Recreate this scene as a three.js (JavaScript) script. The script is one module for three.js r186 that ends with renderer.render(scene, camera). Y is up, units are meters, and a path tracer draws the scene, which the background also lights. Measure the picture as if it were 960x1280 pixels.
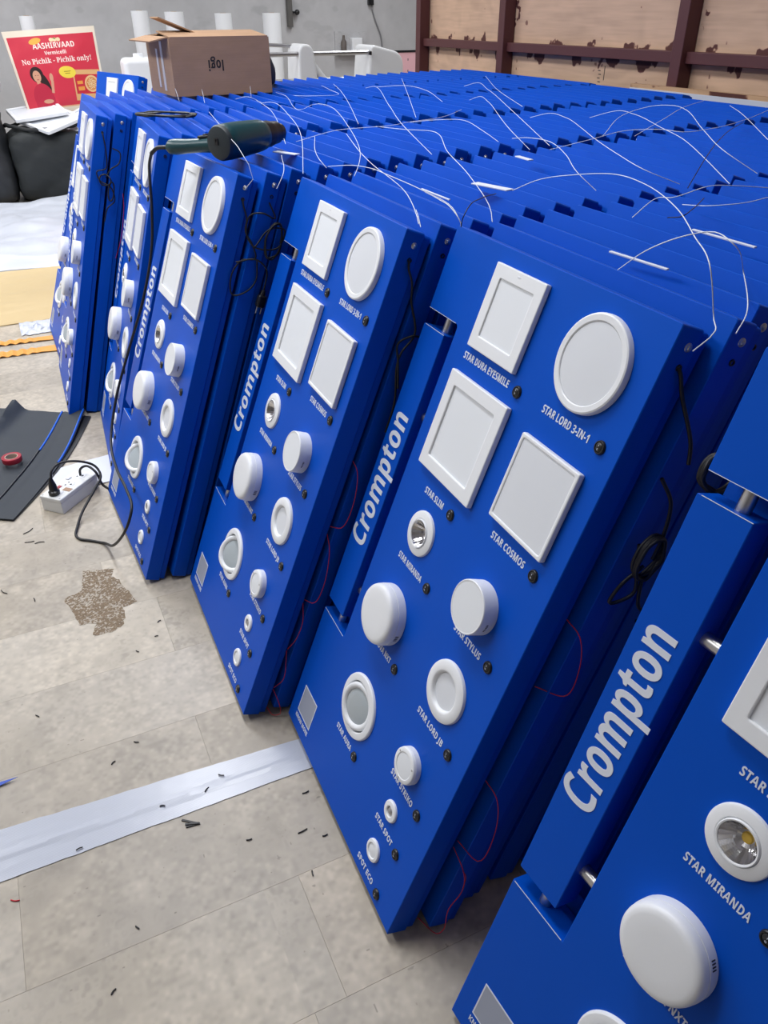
import * as THREE from 'three';
import { RoundedBoxGeometry } from 'three/addons/geometries/RoundedBoxGeometry.js';
import { TextGeometry } from 'three/addons/geometries/TextGeometry.js';
import { FontLoader } from 'three/addons/loaders/FontLoader.js';
import { mergeGeometries, toCreasedNormals } from 'three/addons/utils/BufferGeometryUtils.js';
import { RectAreaLightUniformsLib } from 'three/addons/lights/RectAreaLightUniformsLib.js';

// ---------------------------------------------------------------- camera, light, exposure
const scene = new THREE.Scene();
scene.background = new THREE.Color(0x000000);
const camera = new THREE.PerspectiveCamera(67.29, 960 / 1280, 0.05, 60);
camera.position.set(1.4553, 1.4798, 0.7082);
camera.rotation.order = 'YXZ';
camera.rotation.set(THREE.MathUtils.degToRad(-33.029), THREE.MathUtils.degToRad(64.933), THREE.MathUtils.degToRad(-0.274));
scene.add(camera);
const renderer = new THREE.WebGLRenderer({ antialias: true });
renderer.toneMapping = THREE.LinearToneMapping;
renderer.toneMappingExposure = 1.0;
renderer.shadowMap.enabled = true;
RectAreaLightUniformsLib.init();
const ROOM = { x0: -9, x1: 5.2, z0: -6, z1: 5.2, h: 3.5 };
const LAMP = 18;                       // radiance of the ceiling panels
const LAMP_SPOTS = [[-7, 2.6], [-4.7, 2.6], [-2.7, 2.6], [-7, 0.3], [-4.7, 0.3], [-2.4, 0.3], [-0.5, 0.3], [-0.9, 2.6], [-7, -3.4], [-4.9, -3.4]];
const LAMP_SIZE = [1.2, 0.6];

// ---------------------------------------------------------------- helpers
function rng(seed) { let a = seed >>> 0; return () => { a = (a + 0x6D2B79F5) | 0; let t = Math.imul(a ^ (a >>> 15), 1 | a); t = (t + Math.imul(t ^ (t >>> 7), 61 | t)) ^ t; return ((t ^ (t >>> 14)) >>> 0) / 4294967296; }; }
const rad = THREE.MathUtils.degToRad;
const V = (x, y, z) => new THREE.Vector3(x, y, z);
const taken = new Map();
function numbered(n) { const k = taken.get(n) || 0; taken.set(n, k + 1); return k ? `${n}_${String(k).padStart(3, '0')}` : n; }
function shade(o) { o.castShadow = true; o.receiveShadow = true; return o; }
function mesh(name, geo, mat, parent) { const m = shade(new THREE.Mesh(geo, mat)); m.name = name; if (parent) parent.add(m); return m; }
function group(name, parent) { const g = new THREE.Group(); g.name = name; if (parent) parent.add(g); return g; }
function thing(name, label, category, grp) { const g = group(numbered(name), scene); g.userData = { label, category }; if (grp) g.userData.group = grp; return g; }
function one(name, geo, mat, label, category, grp) { const m = mesh(numbered(name), geo, mat, scene); m.userData = { label, category }; if (grp) m.userData.group = grp; return m; }
function struct(name, geo, mat) { const m = geo ? mesh(name, geo, mat, scene) : group(name, scene); m.userData = { kind: 'structure' }; return m; }
function box(w, h, d, x = 0, y = 0, z = 0, r = 0) { const g = r ? new RoundedBoxGeometry(w, h, d, 2, r) : new THREE.BoxGeometry(w, h, d); return g.translate(x, y, z); }
function lathe(pts, seg = 40, crease = 0.6) { // profile (radius, height) turned about z, normals split where the profile bends sharply
  const m = pts.length - 1, nn = []; for (let i = 0; i < m; i++) { const dr = pts[i + 1][0] - pts[i][0], dz = pts[i + 1][1] - pts[i][1], l = Math.hypot(dr, dz) || 1; nn.push([dz / l, -dr / l]); }
  const pos = [], nor = [], uv = [], idx = [], join = (a, b) => { const x = a[0] + b[0], y = a[1] + b[1], l = Math.hypot(x, y) || 1; return [x / l, y / l]; }, bent = (a, b) => Math.acos(Math.max(-1, Math.min(1, a[0] * b[0] + a[1] * b[1]))) > crease;
  for (let i = 0; i < m; i++) { const n0 = i > 0 && !bent(nn[i - 1], nn[i]) ? join(nn[i - 1], nn[i]) : nn[i], n1 = i < m - 1 && !bent(nn[i], nn[i + 1]) ? join(nn[i], nn[i + 1]) : nn[i];
    const base = pos.length / 3; for (let j = 0; j <= seg; j++) { const a = j / seg * 2 * Math.PI, c = Math.cos(a), s = Math.sin(a); [[pts[i], n0], [pts[i + 1], n1]].forEach(([p, n], k) => { pos.push(p[0] * c, p[0] * s, p[1]); nor.push(-n[0] * c, -n[0] * s, -n[1]); uv.push(j / seg, (i + k) / m); }); }
    for (let j = 0; j < seg; j++) { const a = base + j * 2; if (pts[i][0] > 1e-6) idx.push(a, a + 1, a + 2); if (pts[i + 1][0] > 1e-6) idx.push(a + 1, a + 3, a + 2); } }
  const g = new THREE.BufferGeometry(); g.setAttribute('position', new THREE.Float32BufferAttribute(pos, 3)); g.setAttribute('normal', new THREE.Float32BufferAttribute(nor, 3)); g.setAttribute('uv', new THREE.Float32BufferAttribute(uv, 2)); g.setIndex(idx); return g; }
function cyl(r0, r1, a, b, seg = 16) { const d = b.clone().sub(a), g = new THREE.CylinderGeometry(r1, r0, d.length(), seg); g.applyQuaternion(new THREE.Quaternion().setFromUnitVectors(V(0, 1, 0), d.clone().normalize())); const c = a.clone().add(b).multiplyScalar(0.5); return g.translate(c.x, c.y, c.z); }
function tube(pts, r, seg = 0, rs = 6) { const c = new THREE.CatmullRomCurve3(pts.map(p => Array.isArray(p) ? V(...p) : p), false, 'centripetal'); return new THREE.TubeGeometry(c, seg || pts.length * 8, r, rs, false); }
function merge(list) { return mergeGeometries(list.map(g => { const n = g.index ? g.toNonIndexed() : g; for (const k of Object.keys(n.attributes)) if (!['position', 'normal', 'uv'].includes(k)) n.deleteAttribute(k); return n; })); }
function rectShape(x0, y0, x1, y1, r) { const s = new THREE.Shape(); s.moveTo(x0 + r, y0); s.lineTo(x1 - r, y0); s.quadraticCurveTo(x1, y0, x1, y0 + r); s.lineTo(x1, y1 - r); s.quadraticCurveTo(x1, y1, x1 - r, y1); s.lineTo(x0 + r, y1); s.quadraticCurveTo(x0, y1, x0, y1 - r); s.lineTo(x0, y0 + r); s.quadraticCurveTo(x0, y0, x0 + r, y0); return s; }
function extrude(shape, depth, bevel = 0, seg = 1, cs = 6) { return new THREE.ExtrudeGeometry(shape, { depth: depth - 2 * bevel, bevelEnabled: bevel > 0, bevelSize: bevel, bevelThickness: bevel, bevelOffset: -bevel, bevelSegments: seg, curveSegments: cs }).translate(0, 0, bevel); }
// a sheet of cloth, film or tape with two faces and a rim; f(s,t) gives the upper face
function sheet(f, ns, nt, thick) {
  const pos = [], uv = [], idx = [], row = nt + 1, n = (ns + 1) * row;
  for (let k = 0; k < 2; k++) for (let i = 0; i <= ns; i++) for (let j = 0; j <= nt; j++) { const p = f(i / ns, j / nt); pos.push(p.x, p.y - k * thick, p.z); uv.push(p.x, p.z); }
  const q = (a, b, c, d) => idx.push(a, b, c, a, c, d);
  for (let i = 0; i < ns; i++) for (let j = 0; j < nt; j++) { const a = i * row + j; q(a, a + 1, a + row + 1, a + row); q(n + a, n + a + row, n + a + row + 1, n + a + 1); }
  for (let i = 0; i < ns; i++) { let a = i * row; q(a, a + row, n + a + row, n + a); a += nt; q(a, n + a, n + a + row, a + row); }
  for (let j = 0; j < nt; j++) { let a = j; q(a, n + a, n + a + 1, a + 1); a += ns * row; q(a, a + 1, n + a + 1, n + a); }
  const g = new THREE.BufferGeometry(); g.setAttribute('position', new THREE.Float32BufferAttribute(pos, 3)); g.setAttribute('uv', new THREE.Float32BufferAttribute(uv, 2)); g.setIndex(idx);
  g.computeVertexNormals(); return toCreasedNormals(g, 0.9);
}
// value noise
function lattice(seed, n) { const r = rng(seed), a = new Float32Array(n * n); for (let i = 0; i < n * n; i++) a[i] = r(); return (x, y) => { const xi = Math.floor(x), yi = Math.floor(y), fx = x - xi, fy = y - yi, u = fx * fx * (3 - 2 * fx), v = fy * fy * (3 - 2 * fy), at = (p, q) => a[(((q % n) + n) % n) * n + (((p % n) + n) % n)]; return (at(xi, yi) * (1 - u) + at(xi + 1, yi) * u) * (1 - v) + (at(xi, yi + 1) * (1 - u) + at(xi + 1, yi + 1) * u) * v; }; }
function fbm(seed, n = 64) { const L = [0, 1, 2, 3, 4].map(i => lattice(seed + i * 17, n << Math.min(i, 2))); return (x, y, o = 4) => { let s = 0, a = 0.5, t = 0; for (let i = 0; i < o; i++) { s += a * L[i](x, y); t += a; a *= 0.5; x *= 2; y *= 2; } return s / t; }; }
function texture(w, h, fn, srgb = true) { const d = new Uint8Array(w * h * 4); for (let j = 0; j < h; j++) for (let i = 0; i < w; i++) { const c = fn(i / w, j / h, i, j); const k = (j * w + i) * 4; d[k] = Math.max(0, Math.min(255, c[0])); d[k + 1] = Math.max(0, Math.min(255, c[1])); d[k + 2] = Math.max(0, Math.min(255, c[2])); d[k + 3] = 255; } const t = new THREE.DataTexture(d, w, h); t.magFilter = THREE.LinearFilter; t.minFilter = THREE.LinearMipmapLinearFilter; t.generateMipmaps = true; t.wrapS = t.wrapT = THREE.RepeatWrapping; if (srgb) t.colorSpace = THREE.SRGBColorSpace; t.needsUpdate = true; return t; }
const mix = (a, b, t) => a + (b - a) * t, sat = t => Math.max(0, Math.min(1, t)), step = (a, b, x) => { const t = sat((x - a) / (b - a)); return t * t * (3 - 2 * t); };
const std = o => new THREE.MeshStandardMaterial(o), phys = o => new THREE.MeshPhysicalMaterial(o);
const ORD = ['', 'first', 'second', 'third', 'fourth', 'fifth', 'sixth', 'seventh', 'eighth', 'ninth', 'tenth', 'eleventh', 'twelfth', 'thirteenth', 'fourteenth', 'fifteenth', 'sixteenth', 'seventeenth', 'eighteenth', 'nineteenth', 'twentieth'];
const ordinal = n => n <= 20 ? ORD[n] : n < 30 ? 'twenty-' + ORD[n - 20] : n === 30 ? 'thirtieth' : 'thirty-' + ORD[n - 30];
const font = await new FontLoader().loadAsync('fonts/droid/droid_sans_bold.typeface.json');
const textCache = new Map();
function lettering(str, width, height, depth = 0.0006) { // flat raised print fitted to width x cap height, its left baseline at the origin
  const key = str + width; if (textCache.has(key)) return textCache.get(key);
  const g = new TextGeometry(str, { font, size: 1, depth: 0.01, curveSegments: 3, bevelEnabled: false }); g.computeBoundingBox(); const b = g.boundingBox;
  g.translate(-b.min.x, 0, 0).scale(width / (b.max.x - b.min.x), height, depth / 0.01); textCache.set(key, g); return g;
}

// ---------------------------------------------------------------- materials
const nA = fbm(11), nB = fbm(23), nC = fbm(37);
const fine = texture(256, 256, (u, v) => { const t = 128 + 110 * (nB(u * 64, v * 64, 2) - 0.5); return [t, t, t]; }, false);
const M = {
  blue: phys({ color: new THREE.Color().setRGB(0.001, 0.080, 0.53), roughness: 0.40, bumpMap: fine, bumpScale: 0.00008, ior: 1.21 }),
  blueBack: phys({ color: new THREE.Color().setRGB(0.001, 0.068, 0.47), roughness: 0.5, ior: 1.21 }),
  white: phys({ color: new THREE.Color().setRGB(0.84, 0.86, 0.89), roughness: 0.38 }),
  diffuser: phys({ color: new THREE.Color().setRGB(0.80, 0.83, 0.87), roughness: 0.5 }),
  diffuserGrey: phys({ color: new THREE.Color().setRGB(0.73, 0.755, 0.80), roughness: 0.55 }),
  frosted: phys({ color: new THREE.Color().setRGB(0.42, 0.47, 0.50), roughness: 0.25, clearcoat: 0.6, clearcoatRoughness: 0.15 }),
  print: std({ color: new THREE.Color().setRGB(0.72, 0.76, 0.86), roughness: 0.6 }),
  sticker: std({ color: new THREE.Color().setRGB(0.34, 0.37, 0.46), roughness: 0.6 }),
  black: phys({ color: new THREE.Color().setRGB(0.010, 0.010, 0.012), roughness: 0.35 }),
  cord: phys({ color: new THREE.Color().setRGB(0.008, 0.008, 0.010), roughness: 0.45 }),
  chrome: std({ color: new THREE.Color().setRGB(0.62, 0.61, 0.59), roughness: 0.33, metalness: 1 }),
  reflector: std({ color: new THREE.Color().setRGB(0.86, 0.86, 0.87), roughness: 0.12, metalness: 1 }),
  led: std({ color: new THREE.Color().setRGB(0.80, 0.52, 0.08), roughness: 0.6 }),
  redWire: std({ color: new THREE.Color().setRGB(0.55, 0.01, 0.03), roughness: 0.4 }),
  string: std({ color: new THREE.Color().setRGB(0.78, 0.82, 0.88), roughness: 0.5 }),
  steel: std({ color: new THREE.Color().setRGB(0.50, 0.50, 0.52), roughness: 0.35, metalness: 1 }),
  slot: std({ color: new THREE.Color().setRGB(0.03, 0.03, 0.035), roughness: 0.7 }),
  wallGrey: std({ color: new THREE.Color().setRGB(0.46, 0.47, 0.48), roughness: 0.9 }),
  ceiling: std({ color: new THREE.Color().setRGB(0.70, 0.70, 0.70), roughness: 0.9 }),
};

// ---------------------------------------------------------------- room shell
const floorTex = texture(1024, 1024, (u, v) => {
  const a = nA(u * 8, v * 8, 5), b = nB(u * 32, v * 32, 4), c = nC(u * 128, v * 128, 2), d = nC(u * 16 + 9, v * 16 + 3, 5);
  const e = nA(u * 256, v * 256, 1), big = nA(u * 5 + 3, v * 5 + 8, 3);
  let k = 1 + 0.12 * (a - 0.5) + 0.13 * (b - 0.5) + 0.15 * (c - 0.5) + 0.09 * (e - 0.5);
  const grime = step(0.46, 0.72, d * 0.6 + big * 0.4) * 0.22 * step(0.35, 0.75, c * 0.6 + e * 0.4); k -= grime;
  const speck = nB(u * 190, v * 190, 1) > 0.968 && big > 0.45 ? 0.34 * e : 0; k -= speck;
  const w = 0.5 * (nC(u * 8, v * 8, 3) - 0.5);
  return [200 * k + 6 * w, 190 * k, 174 * k - 12 * w];
});
const floorMats = [0, 1, 2, 3].map(i => phys({ map: floorTex, color: new THREE.Color().setRGB(...[[0.77, 0.765, 0.755], [0.82, 0.815, 0.80], [0.70, 0.69, 0.675], [0.78, 0.76, 0.735]][i]), roughness: 0.42, bumpMap: floorTex, bumpScale: 0.0004 }));
const floor = struct('floor');
mesh('floor_slab', box(ROOM.x1 - ROOM.x0, 0.2, ROOM.z1 - ROOM.z0, (ROOM.x0 + ROOM.x1) / 2, -0.104, (ROOM.z0 + ROOM.z1) / 2), std({ color: new THREE.Color().setRGB(0.36, 0.33, 0.29), roughness: 0.9 }), floor);
{
  const r = rng(5), PW = 0.2565, PL = 1.22, joint = { 0: 0.565, 2: 0.572, 4: 0.483 };
  const rest = [];
  for (let c = Math.floor((ROOM.x0 + 0.475) / PW); c * PW - 0.475 < ROOM.x1; c++) {
    const x0 = -0.475 + c * PW, x1 = Math.min(ROOM.x1, x0 + PW), off = joint[c] !== undefined ? joint[c] : r() * PL;
    for (let z = off + PL * Math.floor((ROOM.z0 - off) / PL); z < ROOM.z1; z += PL) {
      const g = new RoundedBoxGeometry(x1 - x0 - 0.0002, 0.008, PL - 0.0002, 1, 0.0004), du = r() * 7, dv = r() * 7, m = floorMats[Math.floor(r() * 4)];
      const p = g.attributes.position, uv = g.attributes.uv; for (let i = 0; i < p.count; i++) uv.setXY(i, p.getX(i) / 2.2 + du, p.getZ(i) / 2.2 + dv);
      g.translate((x0 + x1) / 2, -0.004, z + PL / 2);
      if (x0 > -5 && z + PL > 0.2 && z < 2) mesh('plank', g, m, floor); else rest.push(g);
    }
  }
  const far = mesh('plank_field', merge(rest), floorMats[0], floor); far.userData.kind = 'stuff';
}
const wt = 0.15;
const wallTex = texture(512, 512, (u, v) => { const k = 1 + 0.10 * (nA(u * 8, v * 8, 4) - 0.5) + 0.05 * (nB(u * 32, v * 32, 3) - 0.5) - 0.05 * step(0.66, 0.76, nC(u * 8 + 3, v * 16, 4)); return [186 * k, 186 * k, 188 * k]; });
const uvMetres = (g, s) => { const p = g.attributes.position, n = g.attributes.normal, uv = g.attributes.uv; for (let i = 0; i < p.count; i++) { const ax = Math.abs(n.getX(i)), ay = Math.abs(n.getY(i)); if (ax > 0.5) uv.setXY(i, p.getZ(i) / s, p.getY(i) / s); else if (ay > 0.5) uv.setXY(i, p.getX(i) / s, p.getZ(i) / s); else uv.setXY(i, p.getX(i) / s, p.getY(i) / s); } return g; };
M.wall = std({ map: wallTex, roughness: 0.9 });
struct('wall_left', uvMetres(box(wt, ROOM.h, ROOM.z1 - ROOM.z0 + 2 * wt, ROOM.x0 - wt / 2, ROOM.h / 2, (ROOM.z0 + ROOM.z1) / 2), 3), M.wall);
struct('wall_right', uvMetres(box(wt, ROOM.h, ROOM.z1 - ROOM.z0 + 2 * wt, ROOM.x1 + wt / 2, ROOM.h / 2, (ROOM.z0 + ROOM.z1) / 2), 3), M.wall);
struct('wall_front', uvMetres(box(ROOM.x1 - ROOM.x0, ROOM.h, wt, (ROOM.x0 + ROOM.x1) / 2, ROOM.h / 2, ROOM.z1 + wt / 2), 3), M.wall);
struct('wall_rear', uvMetres(box(ROOM.x1 - ROOM.x0, ROOM.h, wt, (ROOM.x0 + ROOM.x1) / 2, ROOM.h / 2, ROOM.z0 - wt / 2), 3), M.wall);
struct('ceiling', box(ROOM.x1 - ROOM.x0 + 2 * wt, wt, ROOM.z1 - ROOM.z0 + 2 * wt, (ROOM.x0 + ROOM.x1) / 2, ROOM.h + wt / 2, (ROOM.z0 + ROOM.z1) / 2), M.ceiling);

// plywood partition in a red-oxide steel frame
const plyTex = [1, 2, 3].map(s => texture(512, 512, (u, v) => {
  const wob = nA(u * 3 + s * 5, v * 3, 4), g = Math.sin((v * 26 + wob * 13) * 2.2), f = nB(u * 8, v * 128 + s * 11, 3);
  let k = 1 + 0.045 * g * nC(u * 6, v * 6 + s, 2) + 0.10 * (f - 0.5) + 0.12 * (nC(u * 3 + s, v * 3, 3) - 0.5);
  let c = [196 * k, 163 * k, 136 * k];
  const edge = Math.min(v, 1 - v), side = Math.min(u, 1 - u), n = nB(u * 14 + s * 3, v * 10, 5), m = nC(u * 22, v * 22 + s * 7, 5);
  const paint = Math.max(step(0.60, 0.63, n - Math.max(0, edge - 0.03) * 4), step(0.60, 0.63, m - side * 4.0), step(0.79, 0.81, nA(u * 20 + s, v * 20, 4)) * 0.6);
  return [mix(c[0], 82, paint), mix(c[1], 42, paint), mix(c[2], 38, paint)];
}));
const plyMats = plyTex.map(t => std({ map: t, roughness: 0.75 }));
M.oxide = std({ color: new THREE.Color().setRGB(0.085, 0.022, 0.022), roughness: 0.55 });
const ZW = -2.02;
const partition = struct('wall_back');
{
  const posts = [-3.82, -2.82, -1.44, -0.1, 1.24, 2.58, 3.9, 5.17], rows = [0, 1.312, 2.45, 3.5];
  posts.forEach(x => mesh('post', box(0.062, ROOM.h, 0.07, x, ROOM.h / 2, ZW - 0.035, 0.004), M.oxide, partition));
  for (let i = 0; i < posts.length - 1; i++) for (let j = 0; j < 3; j++) {
    const x0 = posts[i], x1 = posts[i + 1], y0 = rows[j], y1 = rows[j + 1];
    const g = box(x1 - x0 - 0.004, y1 - y0 - 0.004, 0.018, (x0 + x1) / 2, (y0 + y1) / 2, ZW - 0.082);
    mesh('plywood_panel', g, plyMats[(i * 2 + j) % 3], partition);
    if (j) mesh('rail', box(x1 - x0 - 0.064, 0.044, 0.045, (x0 + x1) / 2, y0, ZW - 0.048, 0.003), M.oxide, partition);
  }
  // stencilled ink marks on the ply
  const ink = std({ color: new THREE.Color().setRGB(0.06, 0.05, 0.045), roughness: 0.8 });
  const bar = (x, y, w, h) => box(w, h, 0.0012, x, y, ZW - 0.0724);
  const glyphs = [[[0, 0.012, 0.03, 0.005], [0, 0, 0.034, 0.005], [-0.006, -0.008, 0.006, 0.016], [0.009, -0.008, 0.006, 0.018]], [[0, 0.013, 0.03, 0.005], [0, -0.013, 0.03, 0.005], [-0.013, 0, 0.005, 0.028], [0.013, 0, 0.005, 0.028], [0, 0, 0.028, 0.005], [0, 0, 0.005, 0.026]], [[0, 0.012, 0.032, 0.005], [0, 0.004, 0.02, 0.005], [0, -0.012, 0.026, 0.005], [-0.01, -0.004, 0.005, 0.02], [0.01, -0.004, 0.005, 0.02]], [[0, 0.012, 0.024, 0.005], [-0.01, 0.002, 0.005, 0.022], [0.01, 0.002, 0.005, 0.022], [0, -0.009, 0.024, 0.005], [0, -0.018, 0.006, 0.016]]];
  glyphs.forEach((gl, k) => mesh('stencil_mark', merge(gl.map(([x, y, w, h]) => bar(-2.93 + x, 1.232 - k * 0.042 + y, w, h))), ink, partition));
  mesh('stencil_mark', merge([0, 1, 2, 3].map(k => bar(-2.02 + 0.006 * (k % 2), 1.235 - 0.016 * k, 0.018, 0.004)).concat([bar(-1.98, 1.225, 0.004, 0.06)])), ink, partition);
}

// ceiling light panels
M.glow = std({ color: 0xffffff, emissive: 0xffffff, emissiveIntensity: 1.5 });
LAMP_SPOTS.forEach(([x, z], i) => {
  const t = thing('ceiling_light', `white rectangular ceiling light panel out of frame, ${ordinal(i + 1)} in the ceiling grid`, 'ceiling light', 'ceiling light panels');
  t.position.set(x, ROOM.h, z);
  mesh('frame', box(LAMP_SIZE[0] + 0.05, 0.04, LAMP_SIZE[1] + 0.05, 0, -0.02, 0, 0.004), M.white, t);
  mesh('diffuser', box(LAMP_SIZE[0], 0.006, LAMP_SIZE[1], 0, -0.043, 0), M.glow, t);
  const l = new THREE.RectAreaLight(0xfafcff, LAMP, LAMP_SIZE[0], LAMP_SIZE[1]); l.rotation.x = -Math.PI / 2; l.position.y = -0.05; l.castShadow = true; t.add(l);
});
const STRINGS=[[[-2.116,1.168,-0.372],[-1.404,1.192,-0.21],[-0.964,1.182,-0.094],[-0.882,1.16,-0.076]],
[[-1.966,1.167,-0.325],[-1.703,1.194,-0.309],[-1.139,1.209,-0.177],[-0.632,1.205,-0.037],[-0.412,1.158,0.043]],
[[-2.392,1.173,-0.546],[-2.052,1.184,-0.483],[-1.395,1.195,-0.315],[-1.462,1.204,-0.389],[-1.346,1.208,-0.395],[-0.799,1.201,-0.243],[-0.483,1.185,-0.137],[-0.375,1.172,-0.085],[-0.32,1.159,-0.05]],
[[-2.56,1.183,-0.907],[-1.934,1.199,-0.69],[-1.291,1.197,-0.462],[-1.14,1.17,-0.419]],
[[-2.207,1.173,-0.547],[-1.904,1.192,-0.546],[-1.893,1.192,-0.648],[-2.205,1.188,-0.744],[-2.526,1.181,-0.83]],
[[-2.256,1.184,-0.944],[-2.132,1.199,-0.928],[-1.126,1.218,-0.527],[-0.624,1.214,-0.335],[-0.475,1.167,-0.338]],
[[-2.255,1.186,-0.997],[-2.014,1.206,-1.03],[-1.795,1.202,-1.018],[-1.525,1.184,-0.947]],
[[-2.587,1.194,-1.294],[-1.351,1.207,-0.718],[-1.162,1.176,-0.644]],
[[-0.906,1.161,-0.117],[-0.939,1.18,-0.258],[-0.91,1.186,-0.324],[-0.896,1.189,-0.416],[-0.94,1.19,-0.501],[-1.038,1.186,-0.669],[-1.253,1.182,-0.876]],
[[-0.963,1.166,-0.301],[-0.509,1.181,-0.148],[-0.266,1.188,-0.075],[0.018,1.183,-0.014],[0.134,1.168,0.022],[0.17,1.158,0.035]],
[[-0.473,1.159,-0.045],[-0.33,1.181,-0.049],[-0.218,1.191,-0.045],[-0.077,1.198,-0.025],[0.07,1.195,-0.022],[0.147,1.179,-0.042],[0.208,1.159,-0.032]],
[[-1.051,1.17,-0.442],[-0.721,1.198,-0.384],[-0.52,1.214,-0.368],[-0.199,1.214,-0.229],[0.035,1.205,-0.148],[0.187,1.176,-0.104],[0.222,1.16,-0.088]],
[[-0.978,1.164,-0.202],[-0.472,1.175,-0.024],[-0.455,1.159,-0.034]],
[[-1.065,1.174,-0.573],[-0.878,1.199,-0.573],[-0.794,1.205,-0.609],[-0.635,1.194,-0.586],[-0.551,1.174,-0.589]],
[[-1.993,1.195,-1.316],[-1.942,1.21,-1.339],[-1.518,1.219,-1.148],[-0.816,1.22,-0.802],[-0.411,1.176,-0.662]],
[[-1.501,1.187,-1.055],[-1.447,1.202,-1.059],[-1.161,1.213,-0.928],[-0.472,1.208,-0.579],[-0.389,1.174,-0.583]],
[[-2.384,1.204,-1.669],[-1.554,1.211,-1.22],[-1.263,1.204,-1.096],[-1.19,1.188,-1.095]],
[[-0.46,1.182,-0.877],[-0.575,1.219,-1.042],[-0.547,1.24,-1.113],[-0.47,1.248,-1.124],[-0.367,1.248,-1.078],[-0.075,1.237,-0.863],[0.099,1.218,-0.761],[0.163,1.18,-0.801]],
[[0.016,1.165,-0.265],[0.05,1.188,-0.304],[0.153,1.212,-0.323],[0.252,1.227,-0.326],[0.381,1.233,-0.286],[0.549,1.233,-0.199],[0.671,1.227,-0.118],[0.762,1.216,-0.059],[0.773,1.155,-0.072],[0.809,1.15,-0.038],[0.795,1.125,-0.025]],
[[-0.916,1.184,-0.943],[-0.867,1.199,-0.97],[-0.662,1.21,-0.894],[-0.408,1.214,-0.759],[-0.222,1.215,-0.656],[-0.012,1.212,-0.557],[0.117,1.2,-0.525],[0.155,1.174,-0.589]],
[[-0.577,1.176,-0.651],[-0.441,1.195,-0.61],[-0.259,1.21,-0.549],[-0.074,1.21,-0.461],[0.071,1.197,-0.388],[0.111,1.169,-0.407]],
[[-0.358,1.175,-0.624],[-0.33,1.198,-0.744],[-0.346,1.209,-0.861],[-0.287,1.214,-0.929],[-0.23,1.213,-0.947],[-0.266,1.211,-1.096],[-0.389,1.207,-1.336],[-0.573,1.204,-1.639]],
[[-0.794,1.188,-1.09],[-0.734,1.21,-1.135],[-0.557,1.22,-1.066],[-0.254,1.223,-0.897],[-0.101,1.219,-0.824],[0.075,1.206,-0.725],[0.211,1.177,-0.671]],
[[-0.407,1.184,-0.946],[-0.435,1.216,-1.062],[-0.631,1.22,-1.323],[-0.902,1.205,-1.683]],
[[-0.743,1.204,-1.645],[-0.328,1.222,-1.275],[-0.146,1.191,-1.171]],
[[0.331,1.167,-0.315],[0.329,1.195,-0.365],[0.369,1.203,-0.364],[0.347,1.21,-0.471],[0.331,1.202,-0.549],[0.281,1.178,-0.703]],
[[0.302,1.171,-0.459],[0.391,1.187,-0.435],[0.411,1.19,-0.482],[0.343,1.176,-0.635]],
[[0.567,1.16,-0.089],[0.631,1.205,-0.08],[0.68,1.232,-0.09],[0.707,1.241,-0.11],[0.756,1.239,-0.095],[0.652,1.16,-0.249],[0.77,1.15,-0.134],[0.801,1.14,-0.086]],
[[-0.072,1.161,-0.105],[0.11,1.184,-0.037],[0.204,1.187,-0.012],[0.233,1.171,-0.014],[0.227,1.159,-0.02]],
[[0.062,1.158,-0.015],[0.165,1.168,0.033],[0.193,1.158,0.043]],
[[-1.825,1.161,-0.093],[-1.17,1.187,0.037],[-0.702,1.205,0.131],[-0.474,1.2,0.169],[-0.442,1.155,0.156],[-0.461,1.125,0.175]],
[[-0.689,1.16,0.002],[-0.45,1.15,0.082],[-0.437,1.125,0.103]],
[[-3.216,1.165,-0.253],[-2.219,1.188,-0.065],[-2.226,1.16,-0.072]],
[[-3.208,1.169,-0.384],[-2.288,1.193,-0.188],[-2.149,1.162,-0.159]],
[[-3.592,1.181,-0.832],[-2.36,1.199,-0.424],[-2.227,1.169,-0.385]],
[[-2.213,1.167,-0.309],[-2.017,1.187,-0.319],[-2.008,1.168,-0.362]]];
const DARK_STRINGS=[[[0.194,1.174,-0.574],[0.138,1.213,-0.662],[-0.139,1.216,-1.005],[-0.433,1.196,-1.386]],
[[0.227,1.159,-0.02],[0.26,1.184,-0.004],[0.247,1.198,-0.023],[0.185,1.194,-0.084],[0.024,1.164,-0.22]],
[[0.364,1.168,-0.367],[0.426,1.185,-0.339],[0.403,1.188,-0.382],[0.283,1.173,-0.531]]];

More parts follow.
